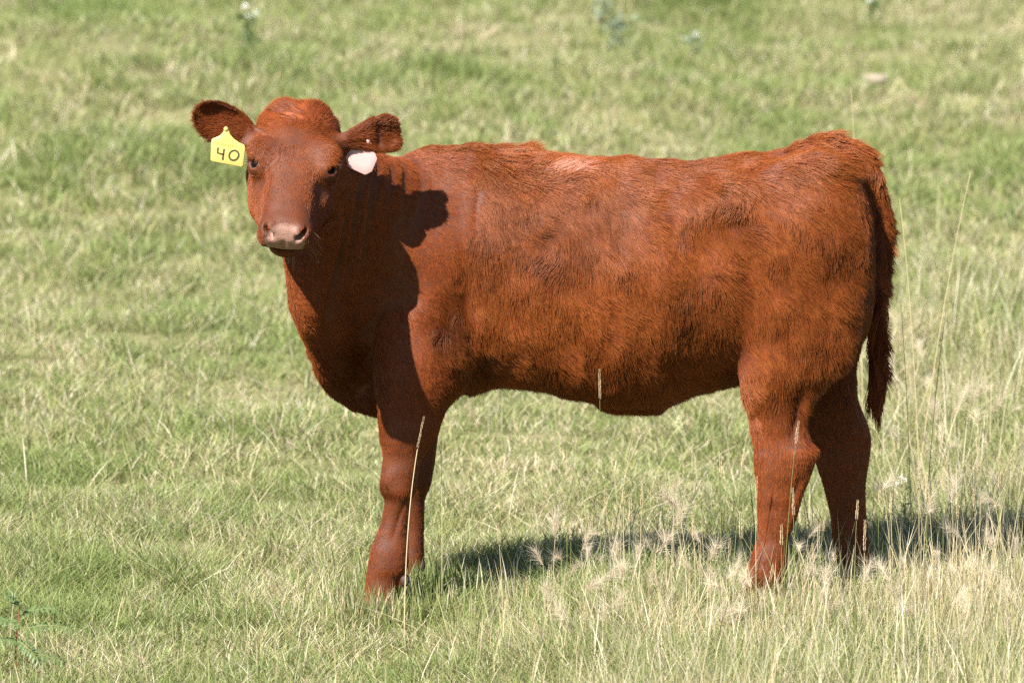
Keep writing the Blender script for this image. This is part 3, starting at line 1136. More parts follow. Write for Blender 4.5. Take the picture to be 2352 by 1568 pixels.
# ------------------------------------------------------------------ ground
def ground_h(x, y):
    P_ = np.stack([x, y, np.zeros_like(x)], -1)
    far = sstep(1.2, 4.0, y)
    h = far * (.05 * NZ[0](P_, 1.3) + .025 * NZ[1](P_, .5)) + .012 * NZ[2](P_, .45)
    h = h + .16 * np.exp(-(((x + 1.9) / .8) ** 2 + ((y - 11.5) / 1.2) ** 2)) + .10 * np.exp(-(((x + 1.4) / .6) ** 2 + ((y - 8.5) / .7) ** 2))
    calm = np.exp(-((x / 1.3) ** 2 + (y / .9) ** 2) ** 2)
    return h * (1 - calm)


def axis_pts(lo, hi, step, reach, n):
    core = np.arange(lo, hi + 1e-6, step)
    ext = np.geomspace(step, reach, n)
    return np.concatenate([lo - ext[::-1], core, hi + ext])


gx, gy = axis_pts(-5, 5, .12, 2500, 22), axis_pts(-3, 18, .12, 2500, 22)
GX, GY = np.meshgrid(gx, gy, indexing='ij')
GZ = ground_h(GX, GY) * sstep(60, 20, np.abs(GX)) * sstep(80, 25, np.abs(GY))
gv = np.stack([GX, GY, GZ], -1).reshape(-1, 3)
I = np.arange(gv.shape[0]).reshape(GX.shape)
gf = np.stack([I[:-1, :-1], I[1:, :-1], I[1:, 1:], I[:-1, 1:]], -1).reshape(-1, 4)
gm, N, L = new_mat("turf_soil")
out = N.new("ShaderNodeOutputMaterial")
pb = N.new("ShaderNodeBsdfPrincipled")
pb.inputs["Roughness"].default_value = .95
pb.inputs["Specular IOR Level"].default_value = .1
tc = N.new("ShaderNodeTexCoord")
na = N.new("ShaderNodeTexNoise")
na.inputs["Scale"].default_value = 1.6
na.inputs["Detail"].default_value = 9
na.inputs["Roughness"].default_value = .7
nb_ = N.new("ShaderNodeTexNoise")
nb_.inputs["Scale"].default_value = 45
nb_.inputs["Detail"].default_value = 6
L.new(tc.outputs["Object"], na.inputs["Vector"])
L.new(tc.outputs["Object"], nb_.inputs["Vector"])
cra = N.new("ShaderNodeValToRGB")
cra.color_ramp.elements[0].position, cra.color_ramp.elements[1].position = .35, .65
cra.color_ramp.elements[0].color = (.12, .15, .045, 1)
cra.color_ramp.elements[1].color = (.27, .235, .13, 1)
L.new(na.outputs["Fac"], cra.inputs[0])
crb = N.new("ShaderNodeValToRGB")
crb.color_ramp.elements[0].position, crb.color_ramp.elements[1].position = .3, .7
crb.color_ramp.elements[0].color = (.45, .45, .45, 1)
crb.color_ramp.elements[1].color = (1, 1, 1, 1)
L.new(nb_.outputs["Fac"], crb.inputs[0])
mm = N.new("ShaderNodeMix")
mm.data_type = 'RGBA'
mm.blend_type = 'MULTIPLY'
mm.inputs[0].default_value = 1
L.new(cra.outputs[0], mm.inputs[6])
L.new(crb.outputs[0], mm.inputs[7])
L.new(mm.outputs[2], pb.inputs["Base Color"])
L.new(pb.outputs[0], out.inputs[0])
ground = bpy.data.objects.new("ground", mesh_np("ground", gv, gf, gm))
link(ground)
tag(ground, kind="structure")

# ------------------------------------------------------------------ grass
grass_mat, N, L = new_mat("grass_blade")
out = N.new("ShaderNodeOutputMaterial")
ga = N.new("ShaderNodeAttribute")
ga.attribute_name = "col"
d1 = N.new("ShaderNodeBsdfPrincipled")
d1.inputs["Roughness"].default_value = .5
d1.inputs["Specular IOR Level"].default_value = .35
d2 = N.new("ShaderNodeBsdfTranslucent")
ms = N.new("ShaderNodeMixShader")
ms.inputs[0].default_value = .45
L.new(ga.outputs["Color"], d1.inputs["Base Color"])
L.new(ga.outputs["Color"], d2.inputs[0])
L.new(d1.outputs[0], ms.inputs[1])
L.new(d2.outputs[0], ms.inputs[2])
L.new(ms.outputs[0], out.inputs[0])

PAL = np.array([(.125, .180, .042), (.205, .255, .078), (.310, .335, .135), (.42, .375, .185), (.55, .475, .30), (.66, .59, .45), (.24, .18, .105)])


def blades(name, xy, height, width, lean, tone, levels=3, sway=None, curl=.5):
    """One flat curved blade per row; tone: (n,3) base colour."""
    n = len(xy)
    z0 = ground_h(xy[:, 0], xy[:, 1])
    th = rng.uniform(0, 2 * math.pi, n)
    ld = np.stack([np.cos(th), np.sin(th)], 1) * lean[:, None]
    if sway is not None:
        ld = ld + sway
    tf = rng.uniform(0, 2 * math.pi, n)
    fx, fy = np.cos(tf), np.sin(tf)
    ks = np.linspace(0, 1, levels + 1)
    Vs, Cs = [], []
    cr_ = rng.uniform(.2, 1.2, n) * curl
    for i, k in enumerate(ks):
        b = k ** 1.7
        hx = xy[:, 0] + ld[:, 0] * height * (k * .35 + b * .65) * 1.0
        hy = xy[:, 1] + ld[:, 1] * height * (k * .35 + b * .65)
        hz = z0 - .004 + height * (k - .28 * cr_ * np.clip(np.hypot(ld[:, 0], ld[:, 1]), 0, 1.2) * k ** 2.2)
        wd = width * (1.0, .95, .75, .5)[min(i, 3)] * .5 if k < 1 else None
        if k < 1:
            for sg in (-1, 1):
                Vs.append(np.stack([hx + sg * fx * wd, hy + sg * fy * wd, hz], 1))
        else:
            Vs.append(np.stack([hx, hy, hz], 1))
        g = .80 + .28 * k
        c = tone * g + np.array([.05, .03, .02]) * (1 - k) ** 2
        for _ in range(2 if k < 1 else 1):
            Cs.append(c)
    m = len(Vs)
    VV = np.stack(Vs, 1).reshape(-1, 3)
    CC = np.stack(Cs, 1).reshape(-1, 3)
    tr = []
    for i in range(levels - 1):
        a = 2 * i
        tr += [(a, a + 1, a + 3), (a, a + 3, a + 2)]
    tr.append((m - 3, m - 2, m - 1))
    tr = np.array(tr)
    FF = (np.arange(n)[:, None, None] * m + tr[None]).reshape(-1, 3)
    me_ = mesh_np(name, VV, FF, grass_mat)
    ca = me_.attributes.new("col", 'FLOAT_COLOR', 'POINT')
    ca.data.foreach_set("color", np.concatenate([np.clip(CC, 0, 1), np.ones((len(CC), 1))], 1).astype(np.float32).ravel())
    o = bpy.data.objects.new(name, me_)
    link(o)
    return o


def field(n, y0, y1, margin, tuft, spread):
    """Tufted points inside the strip of field that the view crosses, with a margin."""
    nt = max(1, int(n / tuft))
    yy = y0 + (y1 - y0) * rng.random(nt * 2)
    half = (yy + 15.0) * .0826 + margin
    keep = rng.random(nt * 2) < half / half.max()
    yy, half = yy[keep][:nt], half[keep][:nt]
    xx = rng.uniform(-1, 1, len(yy)) * half
    rep = rng.integers(int(tuft * .5), int(tuft * 1.5) + 1, len(xx))
    xy = np.stack([np.repeat(xx, rep), np.repeat(yy, rep)], 1)
    off = rng.normal(0, spread, xy.shape)
    tone = np.repeat(rng.random(len(xx)), rep)
    return xy + off, off / spread, tone


LUSH = [(225, 62, .28, .5, 1.0), (160, 42, .25, .4, .8), (1530, 30, .35, .5, 1.0), (1610, 24, .3, .4, .7), (1105, 212, .22, .35, .9), (1003, 196, .16, .3, .9), (640, 215, .3, .5, .6), (330, 560, .25, .4, .5),
        (100, 420, .3, .5, .6), (480, 430, .25, .4, .6), (120, 1100, .30, .25, .7), (620, 1000, .2, .2, .6), (340, 1330, .2, .1, .6), (2200, 760, .3, .3, .5)]


def lush(xy):
    t = np.zeros(len(xy))
    for px_, py_, rx, ry, st_ in LUSH:
        v_ = (784.0 - py_) / 14250.0
        dz = -SP_ + v_ * CP
        s_ = -cam_loc[2] / dz
        gx_, gy_ = (px_ - 1176.0) / 14250.0 * s_, cam_loc[1] + (CP + v_ * SP_) * s_
        t += st_ * np.exp(-(((xy[:, 0] - gx_) / rx) ** 2 + ((xy[:, 1] - gy_) / ry) ** 2))
    return np.clip(t, 0, 1)


def dryness(xy):
    P_ = np.stack([xy[:, 0], xy[:, 1] * .55, np.zeros(len(xy))], 1)
    d = .34 + .30 * NZ[3](P_, .55) + .30 * NZ[4](P_, .15) + .18 * NZ[5](P_, 1.6)
    d += .22 * sstep(0.0, .5, xy[:, 0]) * sstep(.4, 0, xy[:, 1])
    d += .42 * np.exp(-(((xy[:, 0] + .15) / .5) ** 2 + ((xy[:, 1] - 12.2) / 1.3) ** 2))
    d -= .25 * np.exp(-(((xy[:, 0] + 1.9) / .5) ** 2 + ((xy[:, 1] - 12.0) / .8) ** 2))
    d += .10 * sstep(-.4, -1.2, xy[:, 0]) * band(xy[:, 1], 2.0, 7.0, 1.0)
    d -= .36 * lush(xy)
    d -= .08 * sstep(.1, -.4, xy[:, 0])
    return np.clip(d, .03, .95)


def tones(xy, tuft_tone):
    n = len(xy)
    d = dryness(xy)
    dry = rng.random(n) < d
    g = rng.random(n) * .6 + tuft_tone * .4
    g = g * (1 - .4 * lush(xy))
    gi = np.where(g < .33, 0, np.where(g < .68, 1, 2))
    di = rng.choice([3, 4, 5, 6], n, p=[.30, .36, .24, .10])
    c = PAL[np.where(dry, di, gi)]
    c = c * rng.uniform(.8, 1.25, (n, 1)) * (1 + rng.normal(0, .04, (n, 3)))
    return c, dry


def tallness(xy):
    P_ = np.stack([xy[:, 0], xy[:, 1], np.zeros(len(xy))], 1)
    t = 1 + .40 * NZ[1](P_, .30) + .25 * NZ[0](P_, .9) + .22 * NZ[2](P_, .12)
    t += .9 * sstep(-.15, .35, xy[:, 0]) * sstep(.8, .0, xy[:, 1])
    t += .7 * lush(xy)
    t += .9 * sstep(.75, 1.25, xy[:, 0]) * band(xy[:, 1], .6, 5.5, .6)
    return t


for (cnt, y0, y1, mg, tf_, sp, h0, w0, lv) in ((250000, -1.7, 1.6, .6, 24, .022, .060, .0025, 3), (130000, 1.6, 6.0, .7, 24, .03, .050, .0034, 3), (195000, 6.0, 18.0, .8, 24, .05, .060, .0052, 2)):
    xy, off, tt = field(cnt, y0, y1, mg, tf_, sp)
    c, dry = tones(xy, tt)
    n = len(xy)
    hgt = h0 * tallness(xy) * rng.uniform(.45, 1.35, n) * np.where(dry, .92, 1.0)
    wd = w0 * rng.uniform(.6, 1.3, n) * np.where(dry, .8, 1)
    o = blades("grass", xy, hgt, wd, rng.uniform(.1, 1.25, n), c, lv, sway=off * .35)
    tag(o, "short mixed green and dry pasture grass", "grass", kind="stuff")

# the field goes on to either side
n = 38000
yy = rng.uniform(-1.5, 17.5, n)
edge_x = (yy + 15.0) * .0826 + .6
xx = (edge_x + 3.2 * rng.random(n) ** 1.3) * np.where(rng.random(n) < .5, -1, 1)
xy = np.stack([xx, yy], 1)
c, dry = tones(xy, rng.random(n))
o = blades("grass", xy, .075 * rng.uniform(.5, 1.4, n), rng.uniform(.006, .013, n), rng.uniform(.2, 1.3, n), c, 2)
tag(o, "short mixed green and dry pasture grass", "grass", kind="stuff")

# long loose blades and bleached stems standing above the sward
n = 26000
yy = -1.7 + 8 * rng.random(n) ** 1.8
xx = rng.uniform(-1, 1, n) * ((yy + 15) * .0826 + .5)
xy = np.stack([xx, yy], 1)
wr = .10 + .9 * sstep(-.15, .35, xx) * sstep(.9, .1, yy) + .75 * sstep(.8, 1.2, xx) * sstep(5.5, 3.5, yy)
xy = xy[rng.random(n) < wr]
n = len(xy)
c, dry = tones(xy, rng.random(n))
pick = rng.random(n) < .35 + .35 * sstep(-.1, .4, xy[:, 0])
c[pick] = PAL[rng.choice([3, 4, 5], pick.sum())] * rng.uniform(.8, 1.2, (pick.sum(), 1))
rightish = sstep(-.15, .4, xy[:, 0])
o = blades("tall_grass", xy, rng.uniform(.07, .17, n) * (1 + .55 * rightish) + .08 * rng.random(n) * sstep(.85, 1.1, xy[:, 0]), rng.uniform(.0014, .0030, n), rng.uniform(.05, .55, n), c, 3)
tag(o, "thin taller grass blades and bleached stems", "grass", kind="stuff")
# the rank dry stand in front of the hind legs and at the right
n = 5200
zx = np.where(rng.random(n) < .5, rng.uniform(.72, 1.42, n), rng.uniform(-.15, .75, n))
xy = np.stack([zx, rng.uniform(-.95, -.02, n)], 1)
k_ = np.clip(.45 + 1.2 * NZ[5](np.stack([xy[:, 0], xy[:, 1], 0 * zx], 1), .11), 0, 1)
xy = xy[rng.random(n) < k_]
n = len(xy)
c, dry = tones(xy, rng.random(n))
pick = rng.random(n) < .62
c[pick] = PAL[rng.choice([3, 4, 5], pick.sum())] * rng.uniform(.85, 1.2, (pick.sum(), 1))
hb_ = np.where(xy[:, 0] > .8, .15, .10)
o = blades("dry_grass", xy, hb_ * rng.uniform(.7, 1.6, n), rng.uniform(.0014, .0026, n), rng.uniform(.03, .38, n), c, 3)
tag(o, "rank dry grass standing before the hind legs and at the right", "grass", kind="stuff")
# longer tufts left standing round the feet
FEET = [(-.325, -.155), (-.255, .14), (.595, -.19), (.80, .13)]
ft = []
for fx_, fy_ in FEET:
    a = rng.uniform(0, 2 * math.pi, 300)
    r_ = .055 + .09 * rng.random(300) ** .8
    ft.append(np.stack([fx_ + np.cos(a) * r_ * 1.25, fy_ - .015 + np.sin(a) * r_ * .9], 1))
    ft.append(np.stack([fx_ + rng.normal(0, .075, 420), fy_ - rng.uniform(.06, .17, 420)], 1))
xy = np.concatenate(ft)
n = len(xy)
c, dry = tones(xy, rng.random(n))
o = blades("foot_grass", xy, rng.uniform(.06, .13, n), rng.uniform(.0020, .0036, n), rng.uniform(.05, .42, n), c, 3)
tag(o, "longer grass standing round the calf's hooves", "grass", kind="stuff")
# flattened straw
n = 1800
yy = -1.7 + 12 * rng.random(n) ** 1.5
xx = rng.uniform(-1, 1, n) * ((yy + 15) * .0826 + .5)
xy = np.stack([xx, yy], 1)
c = PAL[rng.choice([3, 4, 5], n)] * rng.uniform(.85, 1.25, (n, 1))
o = blades("straw", xy, rng.uniform(.05, .10, n) * (1 + .04 * yy), rng.uniform(.002, .0032, n) * (1 + .02 * yy), rng.uniform(1.2, 2.2, n), c, 3, curl=.9)
tag(o, "flattened dry straw lying through the turf", "straw", kind="stuff")

# ------------------------------------------------------------------ single plants that stand out from the sward
def ground_at(px, py):
    u, v = (px - 1176.0) / 14250.0, (784.0 - py) / 14250.0
    d = np.array([u, CP + v * SP_, -SP_ + v * CP])
    p = np.array(cam_loc) + d * (-cam_loc[2] / d[2])
    p[2] = ground_h(np.array([p[0]]), np.array([p[1]]))[0]
    return p


straw_mat = simple_mat("straw_stem", (.52, .42, .25), .55, .3, translucent=.2, noise=.2, nscale=30)
green_stem = simple_mat("green_stem", (.20, .23, .075), .55, .3, translucent=.2, noise=.2, nscale=30)
dark_stem = simple_mat("dark_stem", (.085, .095, .045), .6, .3, noise=.2, nscale=30)
husk_mat = simple_mat("seed_husk", (.56, .44, .27), .6, .25, translucent=.25, noise=.25, nscale=150)
awn_mat = simple_mat("foxtail_awn", (.72, .62, .47), .5, .3, translucent=.4)
awn_core = simple_mat("foxtail_core", (.55, .38, .27), .6, .2, translucent=.3)


def tube_mesh(name, pts, rads, mat, sides=5):
    pts = np.asarray(pts, float)
    n = len(pts)
    T = unit(np.gradient(pts, axis=0))
    ref = np.array([1.0, .3, .1])
    A = unit(np.cross(T, ref))
    B = np.cross(T, A)
    a = np.arange(sides) * 2 * math.pi / sides
    V_ = (pts[:, None] + np.asarray(rads)[:, None, None] * (np.cos(a)[None, :, None] * A[:, None] + np.sin(a)[None, :, None] * B[:, None])).reshape(-1, 3)
    I_ = np.arange(n * sides).reshape(n, sides)
    F_ = np.stack([I_[:-1], np.roll(I_[:-1], -1, 1), np.roll(I_[1:], -1, 1), I_[1:]], -1).reshape(-1, 4)
    return mesh_np(name, V_, F_, mat)


def bez(a, b, c, n):
    t = np.linspace(0, 1, n)[:, None]
    return (1 - t) ** 2 * a + 2 * t * (1 - t) * b + t * t * c


def husks(name, pts, size, mat, seed):
    """Overlapping pointed spikelets set alternately along a spine."""
    r = np.random.default_rng(seed)
    n = len(pts)
    T = unit(np.gradient(pts, axis=0))
    V_, F_ = [], []
    for i in range(n):
        for k in range(2):
            a = (i % 2) * math.pi + k * math.pi + r.normal(0, .35)
            out_ = math.cos(a) * np.array([1, 0, 0]) + math.sin(a) * np.array([0, 1, 0])
            d = unit(T[i] + out_ * r.uniform(.12, .34))
            sd = unit(np.cross(d, out_ + .01))
            th = np.cross(sd, d)
            ln = size * r.uniform(3.4, 5.0) * (1 - .35 * i / n)
            w = size * .34 * (.6 + .4 * math.sin(math.pi * min(1, (i + 2) / n)))
            c = pts[i] + out_ * size * .15
            b = len(V_)
            V_ += [c, c + d * ln * .4 + sd * w, c + d * ln * .4 - sd * w, c + d * ln * .45 + th * w * .8, c + d * ln * .4 - th * w * .6, c + d * ln]
            F_ += [(b, b + 1, b + 3), (b, b + 3, b + 2), (b, b + 2, b + 4), (b, b + 4, b + 1), (b + 5, b + 3, b + 1), (b + 5, b + 2, b + 3), (b + 5, b + 4, b + 2), (b + 5, b + 1, b + 4)]
    return mesh_np(name, V_, F_, mat, smooth=False)


def stalk(name, px, py, y, dx, label, group, mat, head_len=.075, rad=.0009, head=.0026, bow=.0, seed=0):
    top = at(px, py, y)
    gy = y + (rng.uniform(-.03, .03))
    base = np.array([top[0] + dx / 950.0, gy, 0.0])
    base[2] = ground_h(base[:1], base[1:2])[0]
    o = bpy.data.objects.new(name, None)
    o.location = base
    o.empty_display_size = .05
    link(o)
    tag(o, label, "grass stalk", group)
    mid = (base + top) / 2 + np.array([bow, rng.normal(0, .01), .02]) + (top - base) * np.array([-.18, 0, .1])
    ln = np.linalg.norm(top - base)
    cur = bez(base, mid, top, 24) - base
    cur[0, 2] -= .01
    cut = max(4, int(24 * (1 - head_len / ln)))
    link(bpy.data.objects.new("stem", tube_mesh("stem", cur[:cut + 1], np.linspace(rad, rad * .6, cut + 1), mat)), o)
    if head > 0:
        hp = np.stack([np.interp(np.linspace(cut, 23, int(head_len / .0052)), np.arange(24), cur[:, i]) for i in range(3)], 1)
        link(bpy.data.objects.new("seed_head", husks("seed_head", hp, head, husk_mat, seed)), o)
    return o


WG = "ripe grass stalks in the dry patch"
WL = "thin grass stalk with ripe seed head "


def place(px, py):
    if px < 1720:
        return "below the belly, left of the hind legs" if py < 1250 else "in the near grass below the belly shadow"
    if px < 2010:
        return "in front of the hind legs"
    if py < 1050:
        return "beyond the tail in the far dry grass"
    if px < 2130:
        return "just right of the hind legs"
    return "between tail and right edge" if px < 2250 else "at the far right edge of the dry grass"


special = [
    (973, 960, -.42, -44, "tall straw coloured grass stalk crossing in front of the calf's front leg", straw_mat, .10, .0018, .0024, -.014),
    (1377, 853, -.52, 5, "tallest green grass stalk, its seed head against the calf's belly", green_stem, .085, .0008, .0027, 0),
    (1834, 971, -.46, -36, "leaning grass stalk with seed head against the near hind leg's hock", green_stem, .08, .0009, .0028, 0),
    (1462, 978, -.28, -55, "slanting grass stalk rising towards the calf's belly left of the hind legs", straw_mat, .06, .0008, .0022, -.01),
    (2068, 690, .25, 36, "dark thin grass stalk standing just behind the tail", dark_stem, .07, .0010, .0018, 0),
    (2174, 708, .35, -50, "dark slanting grass stalk right of the tail with pale tip", dark_stem, .06, .0010, .0018, 0),
    (1955, 213, 2.2, 40, "bleached leaning stem rising above the calf's rump", straw_mat, .10, .0016, .0026, 0),
    (2066, 455, 1.1, 60, "bleached stem leaning away right beside the tail top", straw_mat, .03, .0015, 0, 0),
    (2230, 395, 1.6, -130, "long bleached stem slanting across the grass right of the rump", straw_mat, .03, .0015, 0, .02),
]
for i, (px, py, y, dx, lab, mt, hl2, rd, hd2, bw) in enumerate(special):
    stalk("grass_stalk", px, py, y, dx, lab, None, mt, hl2, rd, hd2, bw, i)
common = [(1143, 1206, -.45, 14), (1303, 1040, -.3, 0), (1407, 1046, -.36, -8), (1475, 1108, -.42, -10), (1655, 1045, -.26, 0), (1709, 1036, -.3, -30), (1738, 1100, -.36, 2),
          (1821, 1124, -.5, 12), (1390, 1122, -.5, 5), (1432, 1126, -.5, 0), (1449, 1140, -.55, 3), (1312, 1192, -.55, -4), (1265, 1302, -.66, 0), (1350, 1180, -.48, 6),
          (1970, 1154, -.38, -5), (1987, 1200, -.45, 1), (2021, 1118, -.33, 3), (2047, 1140, -.35, -2), (2110, 1062, -.25, 5), (2129, 1092, -.3, -6), (2166, 1078, -.28, 3), (2199, 1150, -.4, -8),
          (1896, 1182, -.5, -22), (1880, 1205, -.52, -4), (1867, 1252, -.58, 3), (1907, 1300, -.62, -14), (1851, 1402, -.74, 0), (1990, 1404, -.72, -2), (1700, 1180, -.5, 4), (1676, 1240, -.55, -3),
          (1590, 1180, -.46, 8), (1560, 1260, -.6, -3), (1630, 1300, -.62, 4), (2235, 1120, -.32, 6), (2270, 1190, -.4, -9), (2296, 1090, -.3, 4), (2320, 1210, -.45, -3), (2140, 1250, -.55, 8),
          (2080, 1290, -.6, -6), (2040, 1330, -.66, 2), (1775, 1300, -.6, -8), (1795, 1210, -.5, 5), (1500, 1290, -.62, -6), (1475, 1380, -.72, 4), (1345, 1395, -.74, -3), (1560, 1410, -.76, 6), (2150, 1400, -.72, -8),
          (2225, 1360, -.68, 6), (1655, 1420, -.78, -2), (1740, 1420, -.77, 5), (1210, 1330, -.66, 6), (1012, 1010, -.1, 2)]
for i, (px, py, y, dx) in enumerate(common):
    stalk("grass_stalk", px, py, y, dx, WL + place(px, py), WG, green_stem if i % 3 else straw_mat, rng.uniform(.055, .095), .0010, rng.uniform(.0024, .0034), rng.normal(0, .006), 50 + i)


# foxtail barley: feathery heads
def foxtail_parts(seed):
    r = np.random.default_rng(seed)
    spine = bez(np.zeros(3), np.array([.002, 0, .022]), np.array([.010, .002, .046]), 8)
    V_, F_ = [], []
    for i in range(150):
        f = r.random()
        b = np.array([np.interp(f, np.linspace(0, 1, 8), spine[:, j]) for j in range(3)])
        a = r.uniform(0, 2 * math.pi)
        el = r.uniform(.45, 1.45)
        d = np.array([math.cos(a) * math.cos(el), math.sin(a) * math.cos(el), math.sin(el)])
        d2 = unit(d + np.array([math.cos(a), math.sin(a), -.25]) * .45)
        ln = r.uniform(.028, .060)
        sd = unit(np.cross(d, np.array([r.normal(), r.normal(), r.normal()])))
        w = .00019
        m = b + d * ln * .5
        e = m + d2 * ln * .5
        k = len(V_)
        V_ += [b + sd * w, b - sd * w, m + sd * w * .8, m - sd * w * .8, e]
        F_ += [(k, k + 1, k + 3), (k, k + 3, k + 2), (k + 2, k + 3, k + 4)]
    aw = mesh_np("awns", V_, F_, awn_mat, smooth=False)
    co = husks("seed_head", spine, .0028, awn_core, seed)
    return co, aw


FOX = [foxtail_parts(s) for s in range(5)]
heads = [(1290, 1262, -.5), (1312, 1300, -.55), (1335, 1245, -.5), (1382, 1268, -.52), (1402, 1292, -.56), (1428, 1312, -.58), (1545, 1190, -.36), (1560, 1150, -.3), (1530, 1215, -.4), (1632, 1268, -.5),
         (1690, 1290, -.55), (1668, 1310, -.6), (1548, 1105, -.2), (1856, 1215, -.48), (1834, 1245, -.52), (1895, 1368, -.7), (1902, 1325, -.64), (1872, 1300, -.6), (2106, 790, 3.2), (2122, 800, 3.3),
         (2212, 872, 2.4), (2262, 882, 2.3), (2150, 952, 1.8), (2300, 892, 2.3), (2235, 905, 2.2), (2190, 930, 2.0), (2280, 930, 2.0), (2240, 960, 1.8), (2320, 930, 2.1), (2160, 1000, 1.5), (2205, 905, 2.2), (2252, 1132, -.25), (2272, 1242, -.42), (2302, 1142, -.3), (2232, 1302, -.5), (2330, 1260, -.45),
         (1490, 1330, -.62), (1275, 1215, -.42), (1460, 1270, -.5), (1585, 1290, -.55), (1345, 1330, -.62), (1710, 1330, -.66), (2180, 1010, 1.4), (2055, 985, 1.6), (2290, 1330, -.55), (1610, 1225, -.42),
         (2330, 980, 1.6), (2130, 880, 2.4), (1505, 1250, -.45)]
heads += [(rng.uniform(1235, 1760), rng.uniform(1225, 1420), None) for _ in range(18)] + [(rng.uniform(2020, 2350), rng.uniform(1060, 1480), None) for _ in range(26)] + [(rng.uniform(1845, 2000), rng.uniform(1250, 1440), None) for _ in range(6)]
FL = "pale feathery foxtail barley head "
for i, (px, py, y) in enumerate(heads):
    if y is None:
        y = -.30 - (py - 1215) * .0022 + rng.uniform(-.06, .06)
    top = at(px, py, y)
    base = np.array([top[0] + rng.normal(0, .02), y + rng.normal(0, .02), 0.0])
    base[2] = ground_h(base[:1], base[1:2])[0]
    o = bpy.data.objects.new("foxtail_barley", None)
    o.location = base
    o.empty_display_size = .05
    link(o)
    tag(o, FL + place(px, py), "foxtail barley", "feathery foxtail heads in the dry patch")
    hb = top - base - np.array([0, 0, .022])
    cur = bez(np.array([0, 0, -.01]), hb * .5 + np.array([rng.normal(0, .012), rng.normal(0, .012), .01]), hb, 7)
    link(bpy.data.objects.new("stem", tube_mesh("stem", cur, np.linspace(.0009, .0006, 7), straw_mat)), o)
    co, aw = FOX[i % 5]
    hd_o = bpy.data.objects.new("seed_head", co)
    hd_o.location = hb
    sc_ = rng.uniform(.55, 1.15)
    hd_o.scale = (sc_ * rng.uniform(.6, 1.1), sc_ * rng.uniform(.6, 1.1), sc_)
    hd_o.rotation_euler = (rng.normal(0, .45), rng.normal(.1, .65), rng.uniform(0, 6.28))
    link(hd_o, o)
    ao = bpy.data.objects.new("awns", aw)
    link(ao, hd_o)


# leafy plants
def leaflet(c, d, n, ln, w, V_, F_):
    d, n = unit(d), np.asarray(n, float)
    sd = unit(np.cross(d, n))
    n = np.cross(sd, d)
    b = len(V_)
    prof = [(0, .12), (.25, .8), (.5, 1), (.75, .75), (1, 0)]
    for f, ww in prof:
        p = c + d * ln * f - n * ln * .18 * f * f
        V_ += [p - sd * w * ww * .5 + n * w * .12 * ww, p - 0 * sd, p + sd * w * ww * .5 + n * w * .12 * ww]
    for k in range(4):
        a = b + 3 * k
        F_ += [(a, a + 1, a + 4, a + 3), (a + 1, a + 2, a + 5, a + 4)]


vetch_leaf = simple_mat("vetch_leaf", (.095, .145, .05), .45, .4, translucent=.25, noise=.25, nscale=40)
red_stem = simple_mat("red_stem", (.26, .055, .05), .5, .35)
sage_leaf = simple_mat("sage_leaf", (.20, .25, .17), .6, .3, translucent=.2, noise=.2, nscale=20)
white_petal = simple_mat("white_petal", (.78, .78, .72), .6, .2, translucent=.2)
wild_leaf = simple_mat("wild_leaf", (.085, .14, .045), .5, .35, translucent=.3, noise=.25, nscale=20)

wy = -.80
root = at(40, 1552, wy)
root[2] = 0
pl = bpy.data.objects.new("leafy_weed", None)
pl.location = root
link(pl)
tag(pl, "low leafy weed with paired oval leaflets and red stems, bottom left corner", "weed")
mainp = bez(np.array([0, 0, -.01]), at(30, 1500, wy) - root, at(46, 1392, wy) - root, 10)
link(bpy.data.objects.new("stem", tube_mesh("stem", mainp, np.linspace(.0022, .001, 10), red_stem)), pl)
ra_list = [((52, 1448), (100, 1425), (160, 1442)), ((44, 1415), (80, 1392), (128, 1398)), ((40, 1470), (15, 1462), (-30, 1490)), ((38, 1470), (60, 1478), (86, 1512)), ((45, 1395), (38, 1372), (22, 1366)), ((48, 1428), (10, 1430), (-20, 1418)), ((44, 1490), (100, 1500), (140, 1520))]
for a_, b_, c_ in ra_list:
    p = bez(at(*a_, wy) - root, at(*b_, wy - .03) - root, at(*c_, wy - .03) - root, 9)
    fr = bpy.data.objects.new("frond", tube_mesh("frond", p, np.linspace(.0012, .0006, 9), green_stem))
    link(fr, pl)
    T = unit(np.gradient(p, axis=0))
    for i in range(1, 9):
        for sg in (-1, 1):
            V_, F_ = [], []
            sd = unit(np.cross(T[i], np.array([0, -.5, 1.0])))
            leaflet(p[i], sd * sg + T[i] * .5 + np.array([0, 0, rng.normal(0, .15)]), np.array([rng.normal(0, .2), -.4, 1]), rng.uniform(.016, .024), rng.uniform(.006, .008), V_, F_)
            link(bpy.data.objects.new("leaflet", mesh_np("leaflet", V_, F_, vetch_leaf)), fr)


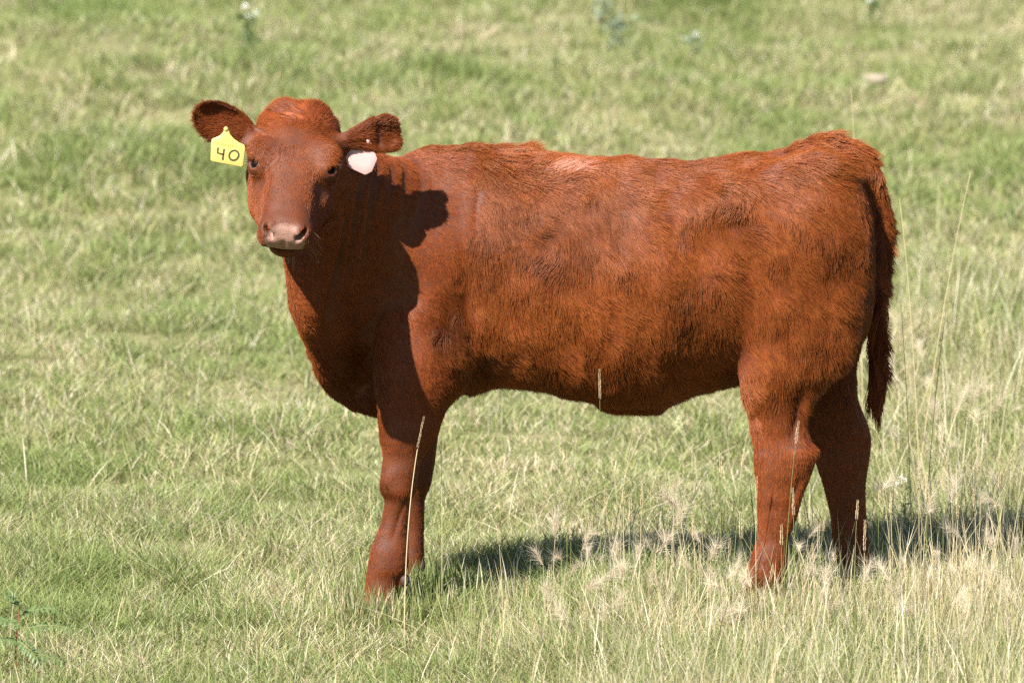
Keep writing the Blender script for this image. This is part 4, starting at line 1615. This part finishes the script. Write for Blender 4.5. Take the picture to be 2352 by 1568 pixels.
def bush(name, px, py, h, w, nleaf, ll, mat, label, cat, group=None, flowers=0, leanx=0.0, fsize=1.0):
    g = ground_at(px, py)
    o = bpy.data.objects.new(name, None)
    o.location = g
    link(o)
    tag(o, label, cat, group)
    V_, F_ = [], []
    for i in range(nleaf):
        f = rng.random() ** .7
        c = np.array([rng.normal(0, w * (.35 + .4 * f)) + leanx * f, rng.normal(0, w * .4), h * f])
        d = np.array([rng.normal(0, 1), rng.normal(0, 1), .7])
        leaflet(c, d, np.array([rng.normal(), rng.normal(), 1.2]), ll * rng.uniform(.6, 1.3), ll * .35, V_, F_)
    link(bpy.data.objects.new("leaves", mesh_np("leaves", V_, F_, mat)), o)
    link(bpy.data.objects.new("stem", tube_mesh("stem", bez(np.zeros(3), np.array([0, 0, h * .5]), np.array([leanx, 0, h]), 5), np.linspace(.003, .0015, 5), green_stem)), o)
    for k in range(flowers):
        fp = np.array([rng.normal(0, w * .8) + leanx, rng.normal(0, w * .4), h * rng.uniform(.9, 1.25)])
        V_, F_ = [], []
        for i in range(36):
            d = unit(rng.normal(0, 1, 3) + np.array([0, 0, .5]))
            leaflet(fp + d * .004 * fsize, d, rng.normal(0, 1, 3), .010 * fsize, .004 * fsize, V_, F_)
        fo = bpy.data.objects.new("flower", mesh_np("flower", V_, F_, white_petal))
        link(fo, o)
        link(bpy.data.objects.new("stalk", tube_mesh("stalk", np.array([[leanx * .5, 0, h * .5], [fp[0] * .8, fp[1], fp[2] * .8], fp]), [.0015, .0012, .001], green_stem)), fo)
    return o


bush("white_flower_plant", 575, 196, .20, .03, 45, .04, wild_leaf, "white tufted flowers on a green weed left of the calf's head", "wildflower", flowers=3, fsize=1.0)
bush("sage_plant", 1412, 118, .17, .05, 90, .04, sage_leaf, "grey green sage weed with pale leaves, top of the field right of centre", "weed", leanx=.03)
bush("sage_plant", 1385, 60, .10, .04, 50, .035, sage_leaf, "small grey sage weed farthest up the field", "weed")
bush("sage_plant", 1592, 120, .10, .025, 40, .035, sage_leaf, "small pale sage sprig alone in the open grass right of the larger sage", "weed", flowers=1)
bush("white_flower_plant", 2006, 40, .08, .03, 40, .04, wild_leaf, "tiny white flower at the top right edge of the field", "wildflower", flowers=2)
bush("white_flower_plant", 2078, 1245, .14, .02, 40, .018, wild_leaf, "small white flowers on a weed right of the far hind leg", "wildflower", flowers=3, fsize=.45)
# pale stone in the grass
g = ground_at(2015, 226)
sv, sf = uv_sphere((0, 0, 0), 1, 20, 12)
sv = np.array(sv)
sv = sv * (1 + .30 * NZ[2](sv, .7)[:, None]) * np.array([.042, .03, .022])
stn = bpy.data.objects.new("stone", mesh_np("stone", sv, sf, simple_mat("pale_stone", (.24, .20, .15), .9, .2, noise=.25, nscale=40)))
stn.location = g + np.array([0, 0, .04])
link(stn)
tag(stn, "pale rounded stone lying in the grass above the calf's rump", "stone")
